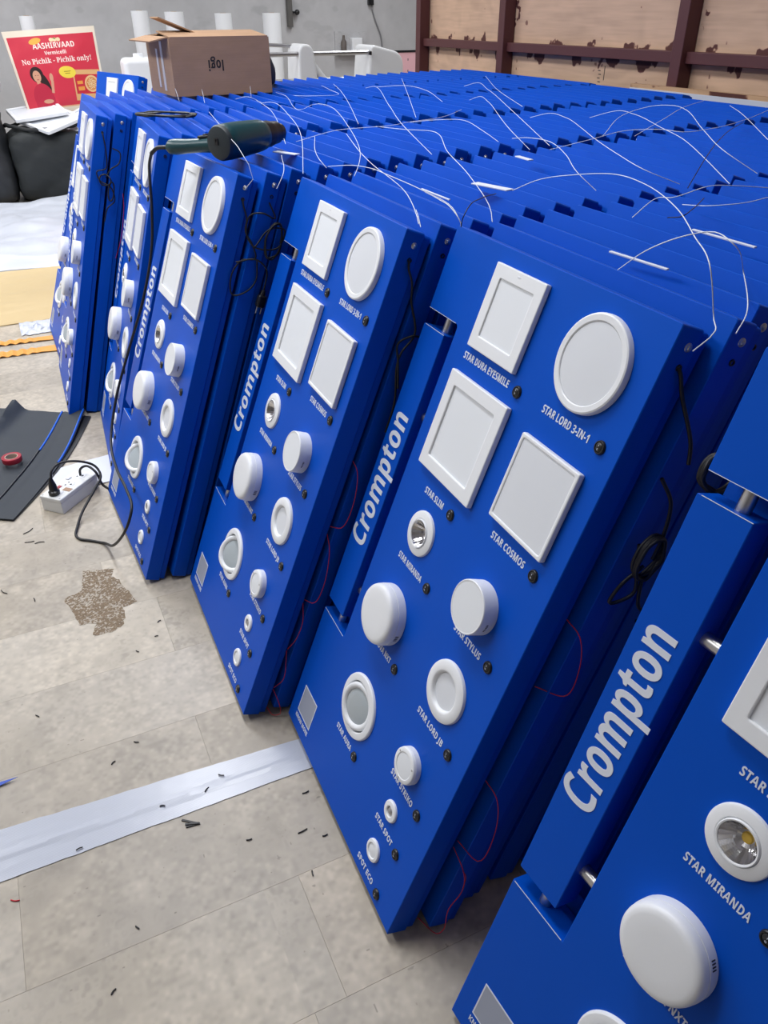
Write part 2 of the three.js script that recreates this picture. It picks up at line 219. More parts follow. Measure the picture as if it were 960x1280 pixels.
// ---------------------------------------------------------------- lighting display boards
const BW = 0.6, BH = 1.2, BT = 0.058;      // board width, height, thickness
const G = {};
{
  const s = new THREE.Shape(), r = 0.006, n1 = 1.0416, n2 = 0.3249, nd = 0.1148, q = 0.01;
  s.moveTo(0, 0); s.lineTo(BW, 0); s.lineTo(BW, BH - r); s.quadraticCurveTo(BW, BH, BW - r, BH); s.lineTo(r, BH); s.quadraticCurveTo(0, BH, 0, BH - r);
  s.lineTo(0, n1); s.lineTo(nd - q, n1); s.quadraticCurveTo(nd, n1, nd, n1 - q); s.lineTo(nd, n2); s.lineTo(0, n2); s.lineTo(0, 0);
  G.body = extrude(s, 0.042, 0.0012, 1, 4).translate(0, 0, -0.042);
  const cut = s.clone(); for (const [x, y, q] of [[0.244, 0.67, 0.0285], [0.26, 0.256, 0.054]]) { const h = new THREE.Path(); h.absarc(x, y, q, 0, 2 * Math.PI, true); cut.holes.push(h); }
  G.bodyCut = extrude(cut, 0.042, 0.0012, 1, 16).translate(0, 0, -0.042);
  const b = new THREE.Shape(); b.moveTo(0.003, 0.004); b.lineTo(BW - 0.003, 0.004); b.lineTo(BW - 0.003, BH - 0.012); b.quadraticCurveTo(BW - 0.003, BH - 0.003, BW - 0.012, BH - 0.003); b.lineTo(0.003, BH - 0.003); b.lineTo(0.003, n1 + 0.003); b.lineTo(nd + 0.003, n1 + 0.003); b.lineTo(nd + 0.003, n2 - 0.003); b.lineTo(0.003, n2 - 0.003); b.lineTo(0.003, 0.004);
  G.back = extrude(b, 0.0155, 0.001, 1, 4).translate(0, 0, -BT);
  G.bar = extrude(rectShape(0.0005, 0.3554, 0.0827, 1.0107, 0.003), 0.046, 0.001).translate(0, 0, -0.046);
  G.brand = lettering('Crompton', 0.306, 0.061, 0.0008).clone().rotateZ(Math.PI / 2).translate(0.066, 0.524, 0.0001);
  G.standV = cyl(0.010, 0.010, V(0, 0, 0), V(0, 0.033, 0), 20); G.standH = cyl(0.010, 0.010, V(0, 0, 0), V(0.033, 0, 0), 20);
  G.scuffs = [box(0.108, 0.0011, 0.0006, 0.058, 0.3245, 0.0001), box(0.075, 0.0009, 0.0006, 0.045, 1.0102, 0.0001), box(0.105, 0.0008, 0.0006, 0.054, 1.0421, 0.0001)];
  G.screw = merge([lathe([[0, 0.0018], [0.005, 0.0016], [0.0062, 0.0008], [0.0066, 0]], 18), lathe([[0, 0.004], [0.0024, 0.0036], [0.0036, 0.0024], [0.004, 0.001]], 14)]).rotateY(Math.PI / 2);
  G.grommet = lathe([[0.0022, 0.0004], [0.0026, 0.002], [0.0044, 0.0022], [0.005, 0]], 14).rotateY(Math.PI / 2);
  const sqFrame = (w, border, h, r, lip) => { const s = rectShape(-w / 2, -w / 2, w / 2, w / 2, r), i = w / 2 - border; s.holes.push(rectShape(-i, -i, i, i, r * 1.2)); return extrude(s, h, lip, 2, 4); };
  const sqPad = (w, h, r, bev) => extrude(rectShape(-w / 2, -w / 2, w / 2, w / 2, r), h, bev, 2, 4);
  G.eyeFrame = sqFrame(0.149, 0.0235, 0.010, 0.0025, 0.0018); G.eyePad = sqPad(0.104, 0.0072, 0.003, 0.0005);
  G.eyeMark = new THREE.SphereGeometry(1, 16, 6).scale(0.006, 0.0022, 0.0006).translate(0, 0.0655, 0.0098);
  G.slimFrame = sqFrame(0.189, 0.025, 0.011, 0.003, 0.002); G.slimPad = sqPad(0.141, 0.0072, 0.004, 0.0005);
  G.cosFrame = sqFrame(0.151, 0.0075, 0.011, 0.004, 0.0022); G.cosPad = sqPad(0.137, 0.0092, 0.003, 0.0008);
  G.lordRing = lathe([[0.0605, 0.006], [0.0610, 0.0088], [0.0624, 0.0100], [0.0705, 0.0104], [0.0728, 0.0092], [0.0739, 0.0065], [0.0741, 0]], 64, 0.5); G.lordPad = lathe([[0, 0.0088], [0.0603, 0.0082], [0.061, 0.006], [0.061, 0]], 64);
  G.mirRing = lathe([[0.0285, 0.003], [0.0288, 0.0060], [0.0300, 0.0068], [0.0412, 0.0055], [0.0436, 0.0042], [0.0445, 0.002], [0.0446, 0]], 56, 0.45);
  G.mirInner = lathe([[0.0245, 0.006], [0.0252, 0.0085], [0.027, 0.009], [0.0282, 0.0072], [0.0283, 0]], 48, 0.9);
  { // faceted reflector bowl
    const prof = []; for (let i = 0; i <= 7; i++) { const t = i / 7; prof.push([0.0062 + 0.0183 * Math.pow(t, 0.62), -0.015 + 0.0222 * t]); }
    let g = new THREE.LatheGeometry(prof.map(([r, z]) => new THREE.Vector2(r, z)), 22).rotateX(Math.PI / 2).toNonIndexed(); g.computeVertexNormals(); G.mirBowl = g;
  }
  G.mirLed = lathe([[0, -0.0125], [0.0045, -0.0128], [0.0062, -0.0135], [0.0065, -0.0155]], 20);
  G.nxtBase = lathe([[0.0752, 0.0222], [0.0764, 0.0214], [0.0766, 0.003], [0.076, 0]], 64, 0.7);
  G.nxtDome = lathe([[0, 0.0458], [0.035, 0.0457], [0.060, 0.0452], [0.0672, 0.0438], [0.0715, 0.0412], [0.0740, 0.0375], [0.0753, 0.032], [0.0759, 0.0225]], 64, 1.2);
  G.vents = merge([-1.5, -0.5, 0.5, 1.5].map(k => box(0.0016, 0.0018, 0.009, 0.0763, 0, 0.012).rotateZ(k * 0.062)));
  G.styDrum = lathe([[0.0438, 0.0365], [0.0462, 0.0372], [0.0475, 0.036], [0.0478, 0.034], [0.0478, 0]], 56, 0.7); G.styPad = lathe([[0, 0.0366], [0.0436, 0.0364], [0.0438, 0.030]], 56);
  G.styMark = merge([-3, -2, -1, 0, 1, 2].map(k => box(0.0005, 0.0016, 0.0042 + 0.001 * (k % 2), 0.04785, 0, 0.018).rotateZ(k * 0.062 - 0.2)));
  G.jbRing = lathe([[0.033, 0.0005], [0.0338, 0.0030], [0.0352, 0.0058], [0.0372, 0.0075], [0.0395, 0.0080], [0.0530, 0.0066], [0.0556, 0.0052], [0.0567, 0.0025], [0.0568, 0]], 64, 0.5); G.jbPad = lathe([[0, 0.0022], [0.033, 0.0016], [0.0335, 0]], 48);
  G.auRing = lathe([[0.0535, -0.012], [0.0538, 0.005], [0.0550, 0.0068], [0.0575, 0.0072], [0.0675, 0.0056], [0.0695, 0.0040], [0.0702, 0.002], [0.0703, 0]], 64, 0.5);
  G.auWell = lathe([[0, -0.026], [0.050, -0.026], [0.0535, -0.012]], 40);
  G.auCup = lathe([[0.0375, 0.002], [0.040, 0.006], [0.046, 0.0072], [0.050, 0.005], [0.0512, 0], [0.049, -0.012], [0.040, -0.020], [0, -0.022]], 56, 0.9); G.auLens = lathe([[0, 0.0052], [0.020, 0.0048], [0.032, 0.0036], [0.0378, 0.0018]], 48, 1.2);
  G.striDrum = lathe([[0.0262, 0.0228], [0.0275, 0.0242], [0.0345, 0.0238], [0.0362, 0.022], [0.0366, 0.016], [0.0372, 0.0155], [0.0372, 0]], 48, 0.8); G.striPad = lathe([[0, 0.0236], [0.018, 0.0232], [0.0262, 0.0224]], 40); G.striScrew = lathe([[0, 0.0006], [0.0022, 0.0004], [0.0024, 0]], 10);
  G.spotRing = lathe([[0.0098, 0.001], [0.0102, 0.0040], [0.0115, 0.0055], [0.0195, 0.0048], [0.0214, 0.003], [0.0218, 0]], 40, 0.5); G.spotLens = lathe([[0, 0.0052], [0.004, 0.005], [0.0075, 0.0032], [0.0098, 0.0012]], 24, 1.2);
  G.ecoRing = lathe([[0.0148, 0.003], [0.0153, 0.0052], [0.0165, 0.0058], [0.0215, 0.0048], [0.0228, 0.003], [0.023, 0]], 40, 0.5); G.ecoPad = lathe([[0, 0.0046], [0.010, 0.0042], [0.015, 0.003]], 32, 1.2);
  G.swBezel = lathe([[0.0072, 0.0022], [0.0076, 0.0038], [0.0092, 0.0038], [0.0104, 0.0024], [0.0108, 0]], 24, 0.7); G.swRocker = merge([lathe([[0, 0.0052], [0.0045, 0.0046], [0.0071, 0.003], [0.0072, 0.0014]], 20, 0.9).rotateX(0.12)]);
  G.swMark = merge([box(0.0007, 0.0026, 0.0004, 0, 0.0028, 0.0050), new THREE.TorusGeometry(0.0011, 0.0003, 4, 10).translate(0, -0.0028, 0.0048)]);
  for (const k of ['nxtBase', 'nxtDome', 'vents']) G[k].scale(0.815, 0.815, 0.79);
  for (const k of ['styDrum', 'styPad', 'styMark']) G[k].scale(0.975, 0.975, 0.79);
  for (const k of ['striDrum', 'striPad']) G[k].scale(0.94, 0.94, 0.68);
  G.stickerRim = (() => { const s = rectShape(0.037, 0.048, 0.1135, 0.122, 0.0006); s.holes.push(rectShape(0.0395, 0.0505, 0.111, 0.1195, 0.0004)); return extrude(s, 0.0007); })();
  G.stickerPad = extrude(rectShape(0.0395, 0.0505, 0.111, 0.1195, 0.0004), 0.0005);
}
const CAPTIONS = [['STAR DURA EYESMILE', 0.168, 0.318, 0.998], ['STAR LORD 3-IN-1', 0.418, 0.534, 0.999], ['STAR SLIM', 0.205, 0.275, 0.740], ['STAR COSMOS', 0.425, 0.523, 0.774], ['STAR MIRANDA', 0.199, 0.296, 0.592], ['STAR NOVA NXT', 0.196, 0.301, 0.402], ['STAR STYLUS', 0.432, 0.519, 0.589], ['STAR LORD JB', 0.430, 0.524, 0.399], ['STAR AURA', 0.211, 0.288, 0.156], ['STAR STRIKO', 0.431, 0.519, 0.244], ['STAR SPOT', 0.440, 0.513, 0.134], ['SPOT ECO', 0.438, 0.509, 0.020]];
const SWITCHES = [[0.346, 1.002], [0.561, 1.005], [0.305, 0.746], [0.550, 0.779], [0.321, 0.597], [0.323, 0.407], [0.545, 0.596], [0.547, 0.404], [0.308, 0.161], [0.541, 0.249], [0.534, 0.138], [0.532, 0.024]];
function lampPart(root, name, label, x, y, list) { const g = group(name, root); g.position.set(x, y, 0); g.userData.label = label; for (const [n, geo, mat] of list) mesh(n, geo, mat, g); return g; }
function boardShell(root, body = G.body) {
  mesh('body', body, M.blue, root); mesh('back_panel', G.back, M.blueBack, root);
  const bar = mesh('name_bar', G.bar, M.blue, root);
  const s = mesh('edge_screw', G.screw, M.steel, root); s.position.set(BW, 1.173, -0.027);
  const g = mesh('cable_grommet', G.grommet, M.black, root); g.position.set(BW, 1.145, -0.027);
  return bar;
}
function dressBoard(root, o) {
  const bar = boardShell(root, G.bodyCut);
  mesh('lettering', G.brand, M.print, bar).userData.label = 'white lettering on the name bar';
  for (const [x, y, geo] of [[0.052, 1.0105, G.standV], [0.052, 0.324, G.standV], [0.0825, 0.845, G.standH], [0.0825, 0.43, G.standH]]) mesh('standoff', geo, M.chrome, root).position.set(x, y, -0.024);
  for (const s of G.scuffs) mesh('scuffed_edge', s, M.print, root);
  const L = (n, l, x, y, list) => lampPart(root, n, l, x, y, list);
  L('square_panel_light', 'white square panel light with a raised border', 0.2515, 1.0985, [['frame', G.eyeFrame, M.white], ['diffuser', G.eyePad, M.diffuser], ['badge', G.eyeMark, M.diffuserGrey]]);
  L('round_panel_light', 'large white round panel light', 0.481, 1.1, [['ring', G.lordRing, M.white], ['diffuser', G.lordPad, M.diffuserGrey]]);
  L('square_panel_light', 'largest white square panel light with a wide border', 0.2565, 0.8795, [['frame', G.slimFrame, M.white], ['diffuser', G.slimPad, M.diffuser]]);
  L('square_panel_light', 'thin-rimmed square panel light with a greyish face', 0.4835, 0.8835, [['frame', G.cosFrame, M.white], ['diffuser', G.cosPad, M.diffuserGrey]]);
  L('reflector_spotlight', 'white ring spotlight with a mirrored bowl', 0.244, 0.67, [['ring', G.mirRing, M.white], ['inner_ring', G.mirInner, M.white], ['reflector', G.mirBowl, M.reflector], ['light_chip', G.mirLed, M.led]]);
  L('surface_light', 'thick white dome-faced surface light', 0.2425, 0.481, [['base', G.nxtBase, M.white], ['diffuser', G.nxtDome, M.white], ['vent', G.vents, M.slot]]).children[2].rotation.z = o.vent === undefined ? -0.25 : o.vent;
  L('surface_light', 'white drum surface light with a flat face', 0.472, 0.664, [['drum', G.styDrum, M.white], ['diffuser', G.styPad, M.diffuser], ['marking', G.styMark, M.slot]]);
  L('recessed_downlight', 'white ring downlight with a recessed grey face', 0.48, 0.488, [['ring', G.jbRing, M.white], ['diffuser', G.jbPad, M.diffuserGrey]]);
  const au = L('tilting_downlight', 'white ring downlight with a tilted lens', 0.26, 0.256, [['ring', G.auRing, M.white], ['well', G.auWell, M.white]]);
  for (const [n, geo, mat] of [['cup', G.auCup, M.white], ['lens', G.auLens, M.frosted]]) { const m = mesh(n, geo, mat, au); m.rotation.set(o.tilt[0], o.tilt[1], 0); m.position.z = o.tilt[2]; }
  const st = L('surface_light', 'small white drum light with tiny screws', 0.473, 0.305, [['drum', G.striDrum, M.white], ['diffuser', G.striPad, M.diffuser]]);
  for (let k = 0; k < 3; k++) { const a = 0.5 + k * 2.094; mesh('rim_screw', G.striScrew, M.steel, st).position.set(0.0288 * Math.cos(a), 0.0288 * Math.sin(a), 0.0163); }
  L('small_spotlight', 'small white ring spotlight with a dark lens', 0.476, 0.188, [['ring', G.spotRing, M.white], ['lens', G.spotLens, M.steel]]);
  L('small_spotlight', 'small white ring spotlight with a frosted face', 0.476, 0.08, [['ring', G.ecoRing, M.white], ['diffuser', G.ecoPad, M.diffuser]]);
  for (const [t, u0, u1, v] of CAPTIONS) { const m = mesh('caption', lettering(t, u1 - u0, 0.0128), M.print, root); m.position.set(u0, v, 0); }
  for (const [u, v] of SWITCHES) { const g = group('rocker_switch', root); g.position.set(u, v, 0); mesh('bezel', G.swBezel, M.black, g); mesh('rocker', G.swRocker, M.black, g); mesh('mark', G.swMark, M.print, g); }
  const sk = group('sticker', root); sk.userData.label = 'plain pale square print above a small caption';
  mesh('border', G.stickerRim, M.print, sk); mesh('panel', G.stickerPad, M.sticker, sk); mesh('caption', lettering('KNOW MORE', 0.0765, 0.0108), M.print, sk).position.set(0.036, 0.029, 0);
  const out = ([u, v, w]) => [u + (w > 0.058 ? (o.out || 0.012) : 0), v, -w];
  for (const c of o.cords || []) mesh('power_cord', tube(c.map(out), o.cordR || 0.0024, c.length * 7, 7), M.cord, root);
  for (const c of o.red || []) mesh('red_wire', tube(c.map(out), 0.0010, c.length * 6, 5), M.redWire, root);
  if (o.plug) { const [u0, v, w] = o.plug, u = u0 + (o.out || 0.012); mesh('cord_plug', merge([box(0.02, 0.034, 0.024, 0, 0, 0, 0.006), cyl(0.005, 0.008, V(0, 0.03, 0), V(0, 0.014, 0), 10)]).translate(u, v, -w), M.black, root); for (const k of [-1, 1]) mesh('plug_pin', cyl(0.0022, 0.0022, V(u, v - 0.034, -w + k * 0.0065), V(u, v - 0.015, -w + k * 0.0065), 8), M.chrome, root); }
}
function placeBoard(g, x, z, yaw, lean) { g.rotation.order = 'YXZ'; g.position.set(x, BT * Math.sin(rad(lean)), z); g.rotation.set(-rad(lean), rad(yaw), 0); }
const redB = [[[0.600, 0.735, 0.054], [0.606, 0.726, 0.060], [0.614, 0.663, 0.087], [0.612, 0.613, 0.088], [0.600, 0.601, 0.058]], [[0.600, 0.392, 0.054], [0.607, 0.384, 0.060], [0.616, 0.30, 0.089], [0.612, 0.228, 0.089], [0.601, 0.244, 0.058]], [[0.601, 0.228, 0.056], [0.610, 0.20, 0.070], [0.614, 0.153, 0.085], [0.612, 0.10, 0.078], [0.615, 0.045, 0.088], [0.606, 0.022, 0.085], [0.600, 0.032, 0.057]], [[0.610, 0.205, 0.066], [0.612, 0.19, 0.078], [0.614, 0.158, 0.084]]];
const redC = [[[0.600, 0.715, 0.056], [0.607, 0.70, 0.064], [0.612, 0.62, 0.080], [0.608, 0.56, 0.074], [0.600, 0.55, 0.057]], [[0.600, 0.53, 0.056], [0.608, 0.50, 0.064], [0.614, 0.40, 0.078], [0.608, 0.355, 0.072], [0.600, 0.35, 0.057]], [[0.600, 0.34, 0.056], [0.607, 0.30, 0.061], [0.607, 0.25, 0.060], [0.600, 0.205, 0.058]], [[0.600, 0.20, 0.057], [0.607, 0.13, 0.064], [0.600, 0.085, 0.058]], [[0.600, 0.08, 0.057], [0.610, 0.05, 0.075], [0.612, 0.02, 0.085], [0.606, 0.012, 0.070], [0.600, 0.022, 0.057]]];
const coil = (u, v, w, ru, rv, turns, seed) => { const r = rng(seed), out = []; for (let i = 0; i <= turns * 10; i++) { const a = i / 10 * 2 * Math.PI, k = 1 + 0.15 * (r() - 0.5); out.push([u + 0.004 * (r() - 0.5) + 0.002 * (i / 10), v + rv * Math.sin(a) * k, w + ru * Math.cos(a) * k]); } return out; };
const STACKS = [
  { x: 0.912, z: 0.329, yaw: 5.49, lean: 18.54, n: 3, zEnd: 0, label: 'nearest blue lighting display board, cropped by the right and bottom photo edges', where: 'in the nearest stack at the right edge', o: { tilt: [-0.05, 0.15, 0.002], vent: 0.62, cordR: 0.0034, cords: [coil(-0.035, 1.03, 0.075, 0.03, 0.028, 4, 3).map(([u, v, w]) => [u, v, w])] } },
  { x: 0.147, z: 0.362, yaw: -1.24, lean: 20.38, zEnd: -1.25, label: 'blue lighting display board shown whole in the foreground, centre right', where: 'in the second nearest stack', o: { tilt: [-0.08, 0.16, 0.002], out: 0.026, cordR: 0.003, red: redB, cords: [[[0.600, 1.145, 0.027], [0.606, 1.138, 0.03], [0.608, 1.115, 0.046], [0.612, 1.059, 0.072], [0.616, 1.03, 0.084]], [[0.606, 1.0, 0.06], [0.618, 0.971, 0.086], [0.624, 0.918, 0.099], [0.622, 0.88, 0.105]], coil(0.622, 0.885, 0.09, 0.022, 0.034, 5, 8), [[0.618, 0.90, 0.068], [0.622, 0.861, 0.084], [0.624, 0.82, 0.10], [0.614, 0.795, 0.075], [0.62, 0.83, 0.07], [0.625, 0.87, 0.09]], [[0.624, 0.85, 0.10], [0.63, 0.80, 0.12], [0.636, 0.79, 0.16], [0.634, 0.772, 0.15], [0.63, 0.775, 0.13]]], plug: [0.636, 0.79, 0.165] } },
  { x: -0.494, z: 0.456, yaw: -0.87, lean: 21.32, zEnd: -1.77, label: 'blue lighting display board whose lower right edge shows a long red looped wire', where: 'in the third nearest stack', o: { tilt: [-0.34, 0.40, -0.003], red: redC, cords: [[[0.600, 1.145, 0.027], [0.606, 1.131, 0.028], [0.608, 1.108, 0.044], [0.608, 1.073, 0.057], [0.610, 1.016, 0.081], [0.610, 0.972, 0.066], [0.610, 0.943, 0.067], [0.611, 0.87, 0.09], [0.61, 0.80, 0.095]], [[0.611, 1.013, 0.096], [0.611, 1.01, 0.076], [0.612, 0.987, 0.058], [0.612, 0.954, 0.065], [0.614, 0.90, 0.085]]] } },
  { x: -1.148, z: 0.604, yaw: 2.28, lean: 20.53, zEnd: -1.79, label: 'blue lighting display board directly below the green heat gun', where: 'in the stack under the heat gun', o: { tilt: [-0.48, 0.38, -0.004], cordR: 0.0022, cords: [[[0.600, 1.145, 0.027], [0.606, 1.132, 0.03], [0.610, 1.103, 0.045], [0.612, 1.072, 0.049], [0.612, 1.047, 0.07], [0.612, 1.015, 0.087], [0.610, 1.0, 0.058], [0.610, 0.959, 0.04], [0.610, 0.908, 0.054], [0.612, 0.923, 0.081], [0.614, 0.959, 0.102], [0.616, 1.013, 0.091]], [[0.614, 1.158, 0.087], [0.618, 1.125, 0.111], [0.62, 1.129, 0.074], [0.618, 1.114, 0.049], [0.616, 1.067, 0.052], [0.618, 1.043, 0.076], [0.622, 1.057, 0.136], [0.624, 1.105, 0.141], [0.622, 1.095, 0.101], [0.62, 1.045, 0.076]], [[0.612, 0.992, 0.043], [0.616, 1.013, 0.086], [0.62, 0.996, 0.121], [0.622, 0.949, 0.127], [0.622, 0.93, 0.127]], coil(0.62, 1.07, 0.12, 0.022, 0.045, 3, 19)], plug: [0.622, 0.912, 0.127] } },
  { x: -1.836, z: 0.533, yaw: -3.86, lean: 17.17, zEnd: -1.90, label: 'narrow-looking blue lighting display board left of the one under the heat gun', where: 'in the stack left of the heat gun', o: { tilt: [-0.3, 0.32, -0.003], red: [[[0.600, 0.80, 0.056], [0.612, 0.78, 0.07], [0.614, 0.70, 0.075], [0.600, 0.66, 0.057]]] } },
  { x: -2.483, z: 0.641, yaw: -1.8, lean: 16.66, zEnd: -1.945, label: 'far left blue lighting display board with black cord knotted on its side', where: 'in the stack under the cardboard box', o: { tilt: [-0.3, 0.32, -0.003], red: [[[0.602, 0.95, 0.12], [0.612, 0.90, 0.128], [0.614, 0.78, 0.13], [0.604, 0.70, 0.12]]], cords: [[[0.600, 1.145, 0.027], [0.606, 1.135, 0.03], [0.610, 1.087, 0.044], [0.612, 1.025, 0.05], [0.614, 1.007, 0.019], [0.616, 0.978, 0.033], [0.616, 0.964, 0.072], [0.616, 0.918, 0.091], [0.614, 0.886, 0.069], [0.612, 0.834, 0.063]], [[0.612, 1.102, 0.064], [0.614, 1.093, 0.092], [0.616, 1.056, 0.093], [0.616, 1.028, 0.066], [0.616, 0.993, 0.053]], coil(0.618, 0.985, 0.05, 0.02, 0.02, 2, 4), coil(0.618, 0.95, 0.075, 0.01, 0.035, 2, 5)] } },
  { x: -3.10, z: 0.628, yaw: 0, lean: 19.8, zEnd: -1.945, label: 'leftmost blue lighting display board, almost hidden behind its right neighbour', where: 'in the farthest stack at the left end', o: { tilt: [-0.3, 0.32, -0.003] } },
];
STACKS.forEach((S, si) => {
  const r = rng(100 + si), zt0 = S.z - BH * Math.sin(rad(S.lean)), n = S.n || Math.round((zt0 - S.zEnd) / 0.0695) + 1, pitch = S.n ? 0.066 : (zt0 - S.zEnd) / (n - 1), slack = []; for (let i = 0; i < n; i++) slack.push(i < 2 || S.n ? 0.5 : r());
  let sum = 0; const cum = slack.map((v, i) => i ? (sum += v) : 0), free = (pitch - 0.0625) * (n - 1), at = i => S.n ? i * pitch : i * 0.0625 + (sum ? free * cum[i] / sum : 0);
  const full = 2.0; let shell = null;
  for (let i = 0; i < n; i++) {
    const depth = at(i), lean = mix(S.lean, 9, sat(depth / full)), yaw = S.yaw * (1 - sat(depth / (S.n ? 50 : 1.6))) + (i > 1 ? 0.14 * (r() - 0.5) : 0);
    const zt = zt0 - depth, z = zt + BH * Math.sin(rad(lean)), x = S.x + (i ? (si === 1 && i === 1 ? 0.022 : (si > 3 && i < 4 ? 0.012 : 0.034) * (r() - 0.5)) : 0);
    let g;
    if (i === 0) { g = thing('display_board', S.label, 'display board', 'blue lighting display boards'); dressBoard(g, S.o); }
    else {
      g = thing('display_board', `blue display board ${i === n - 1 ? 'hindmost' : ordinal(i + 1) + ' from the front'} ${S.where}`, 'display board', 'blue lighting display boards');
      boardShell(g);
    }
    placeBoard(g, x, z, yaw, lean);
  }
});
{ // the one that stands apart behind the stacks
  const g = thing('display_board', 'single blue lighting display board standing apart, left of the cardboard box', 'display board', 'blue lighting display boards');
  dressBoard(g, { tilt: [-0.3, 0.32, -0.003] }); placeBoard(g, -4.32, 0.273, 15, 15.5);
}

// ---------------------------------------------------------------- threads and strips lying over the stacks
const spotOf = ([x, , z]) => { const n = ['farthest', 'cardboard-box', 'fifth', 'heat-gun', 'third', 'second', 'nearest'], k = x < -2.5 ? 0 : x < -1.86 ? 1 : x < -1.2 ? 2 : x < -0.52 ? 3 : x < 0.12 ? 4 : x < 0.8 ? 5 : 6; return [`the ${n[k]} stack`, z > -0.08 ? 'very front' : z > -0.25 ? 'front' : z > -0.45 ? 'front half' : z > -0.65 ? 'middle' : z > -0.9 ? 'rear half' : z > -1.2 ? 'rear' : 'very back']; };
const route = (a, b) => a[0] === b[0] ? `within ${a[0]}, ${a[1]} to ${b[1]}` : `from ${a[0]}'s ${a[1]} to ${b[0]}'s ${b[1]}`;
STRINGS.forEach((p, i) => one('hanging_thread', tube(p, 0.0008, p.length * 7, 5), M.string, `thin white thread ${route(spotOf(p[0]), spotOf(p[p.length - 1]))}`, 'thread', 'white threads over the boards'));
DARK_STRINGS.forEach(p => one('dark_wire', tube(p, 0.0010, p.length * 7, 5), M.cord, `thin dark wire ${route(spotOf(p[0]), spotOf(p[p.length - 1]))}`, 'wire', 'dark wires over the boards'));
const stripAt = (a, b, w, t, label) => { const A = V(...a), B = V(...b), d = B.clone().sub(A), g = box(d.length(), t, w, 0, t / 2, 0, t * 0.3); const m = one('plastic_strip', g, M.print, label, 'strip', 'white strips on the boards'); m.position.copy(A.add(B).multiplyScalar(0.5)); m.rotation.y = -Math.atan2(d.z, d.x); return m; };
stripAt([-0.806, 1.152, -0.018], [-0.723, 1.152, -0.055], 0.02, 0.003, 'short white strip on blue boards just right of the heat gun');
stripAt([-0.084, 1.165, -0.233], [0.017, 1.165, -0.259], 0.022, 0.003, 'wide white strip on blue boards, the broadest of the strips');
stripAt([0.478, 1.158, -0.147], [0.597, 1.158, -0.157], 0.006, 0.003, 'thin white strip nearest the foreground board');
stripAt([0.444, 1.164, -0.35], [0.578, 1.164, -0.352], 0.006, 0.003, 'thin white strip furthest right on the blue boards');
stripAt([-0.111, 1.158, -0.118], [0.017, 1.158, -0.115], 0.004, 0.003, 'narrow white strip in front of the broadest strip');
stripAt([-0.313, 1.172, -0.494], [-0.247, 1.172, -0.49], 0.014, 0.003, 'tiny white strip furthest back on the blue boards');

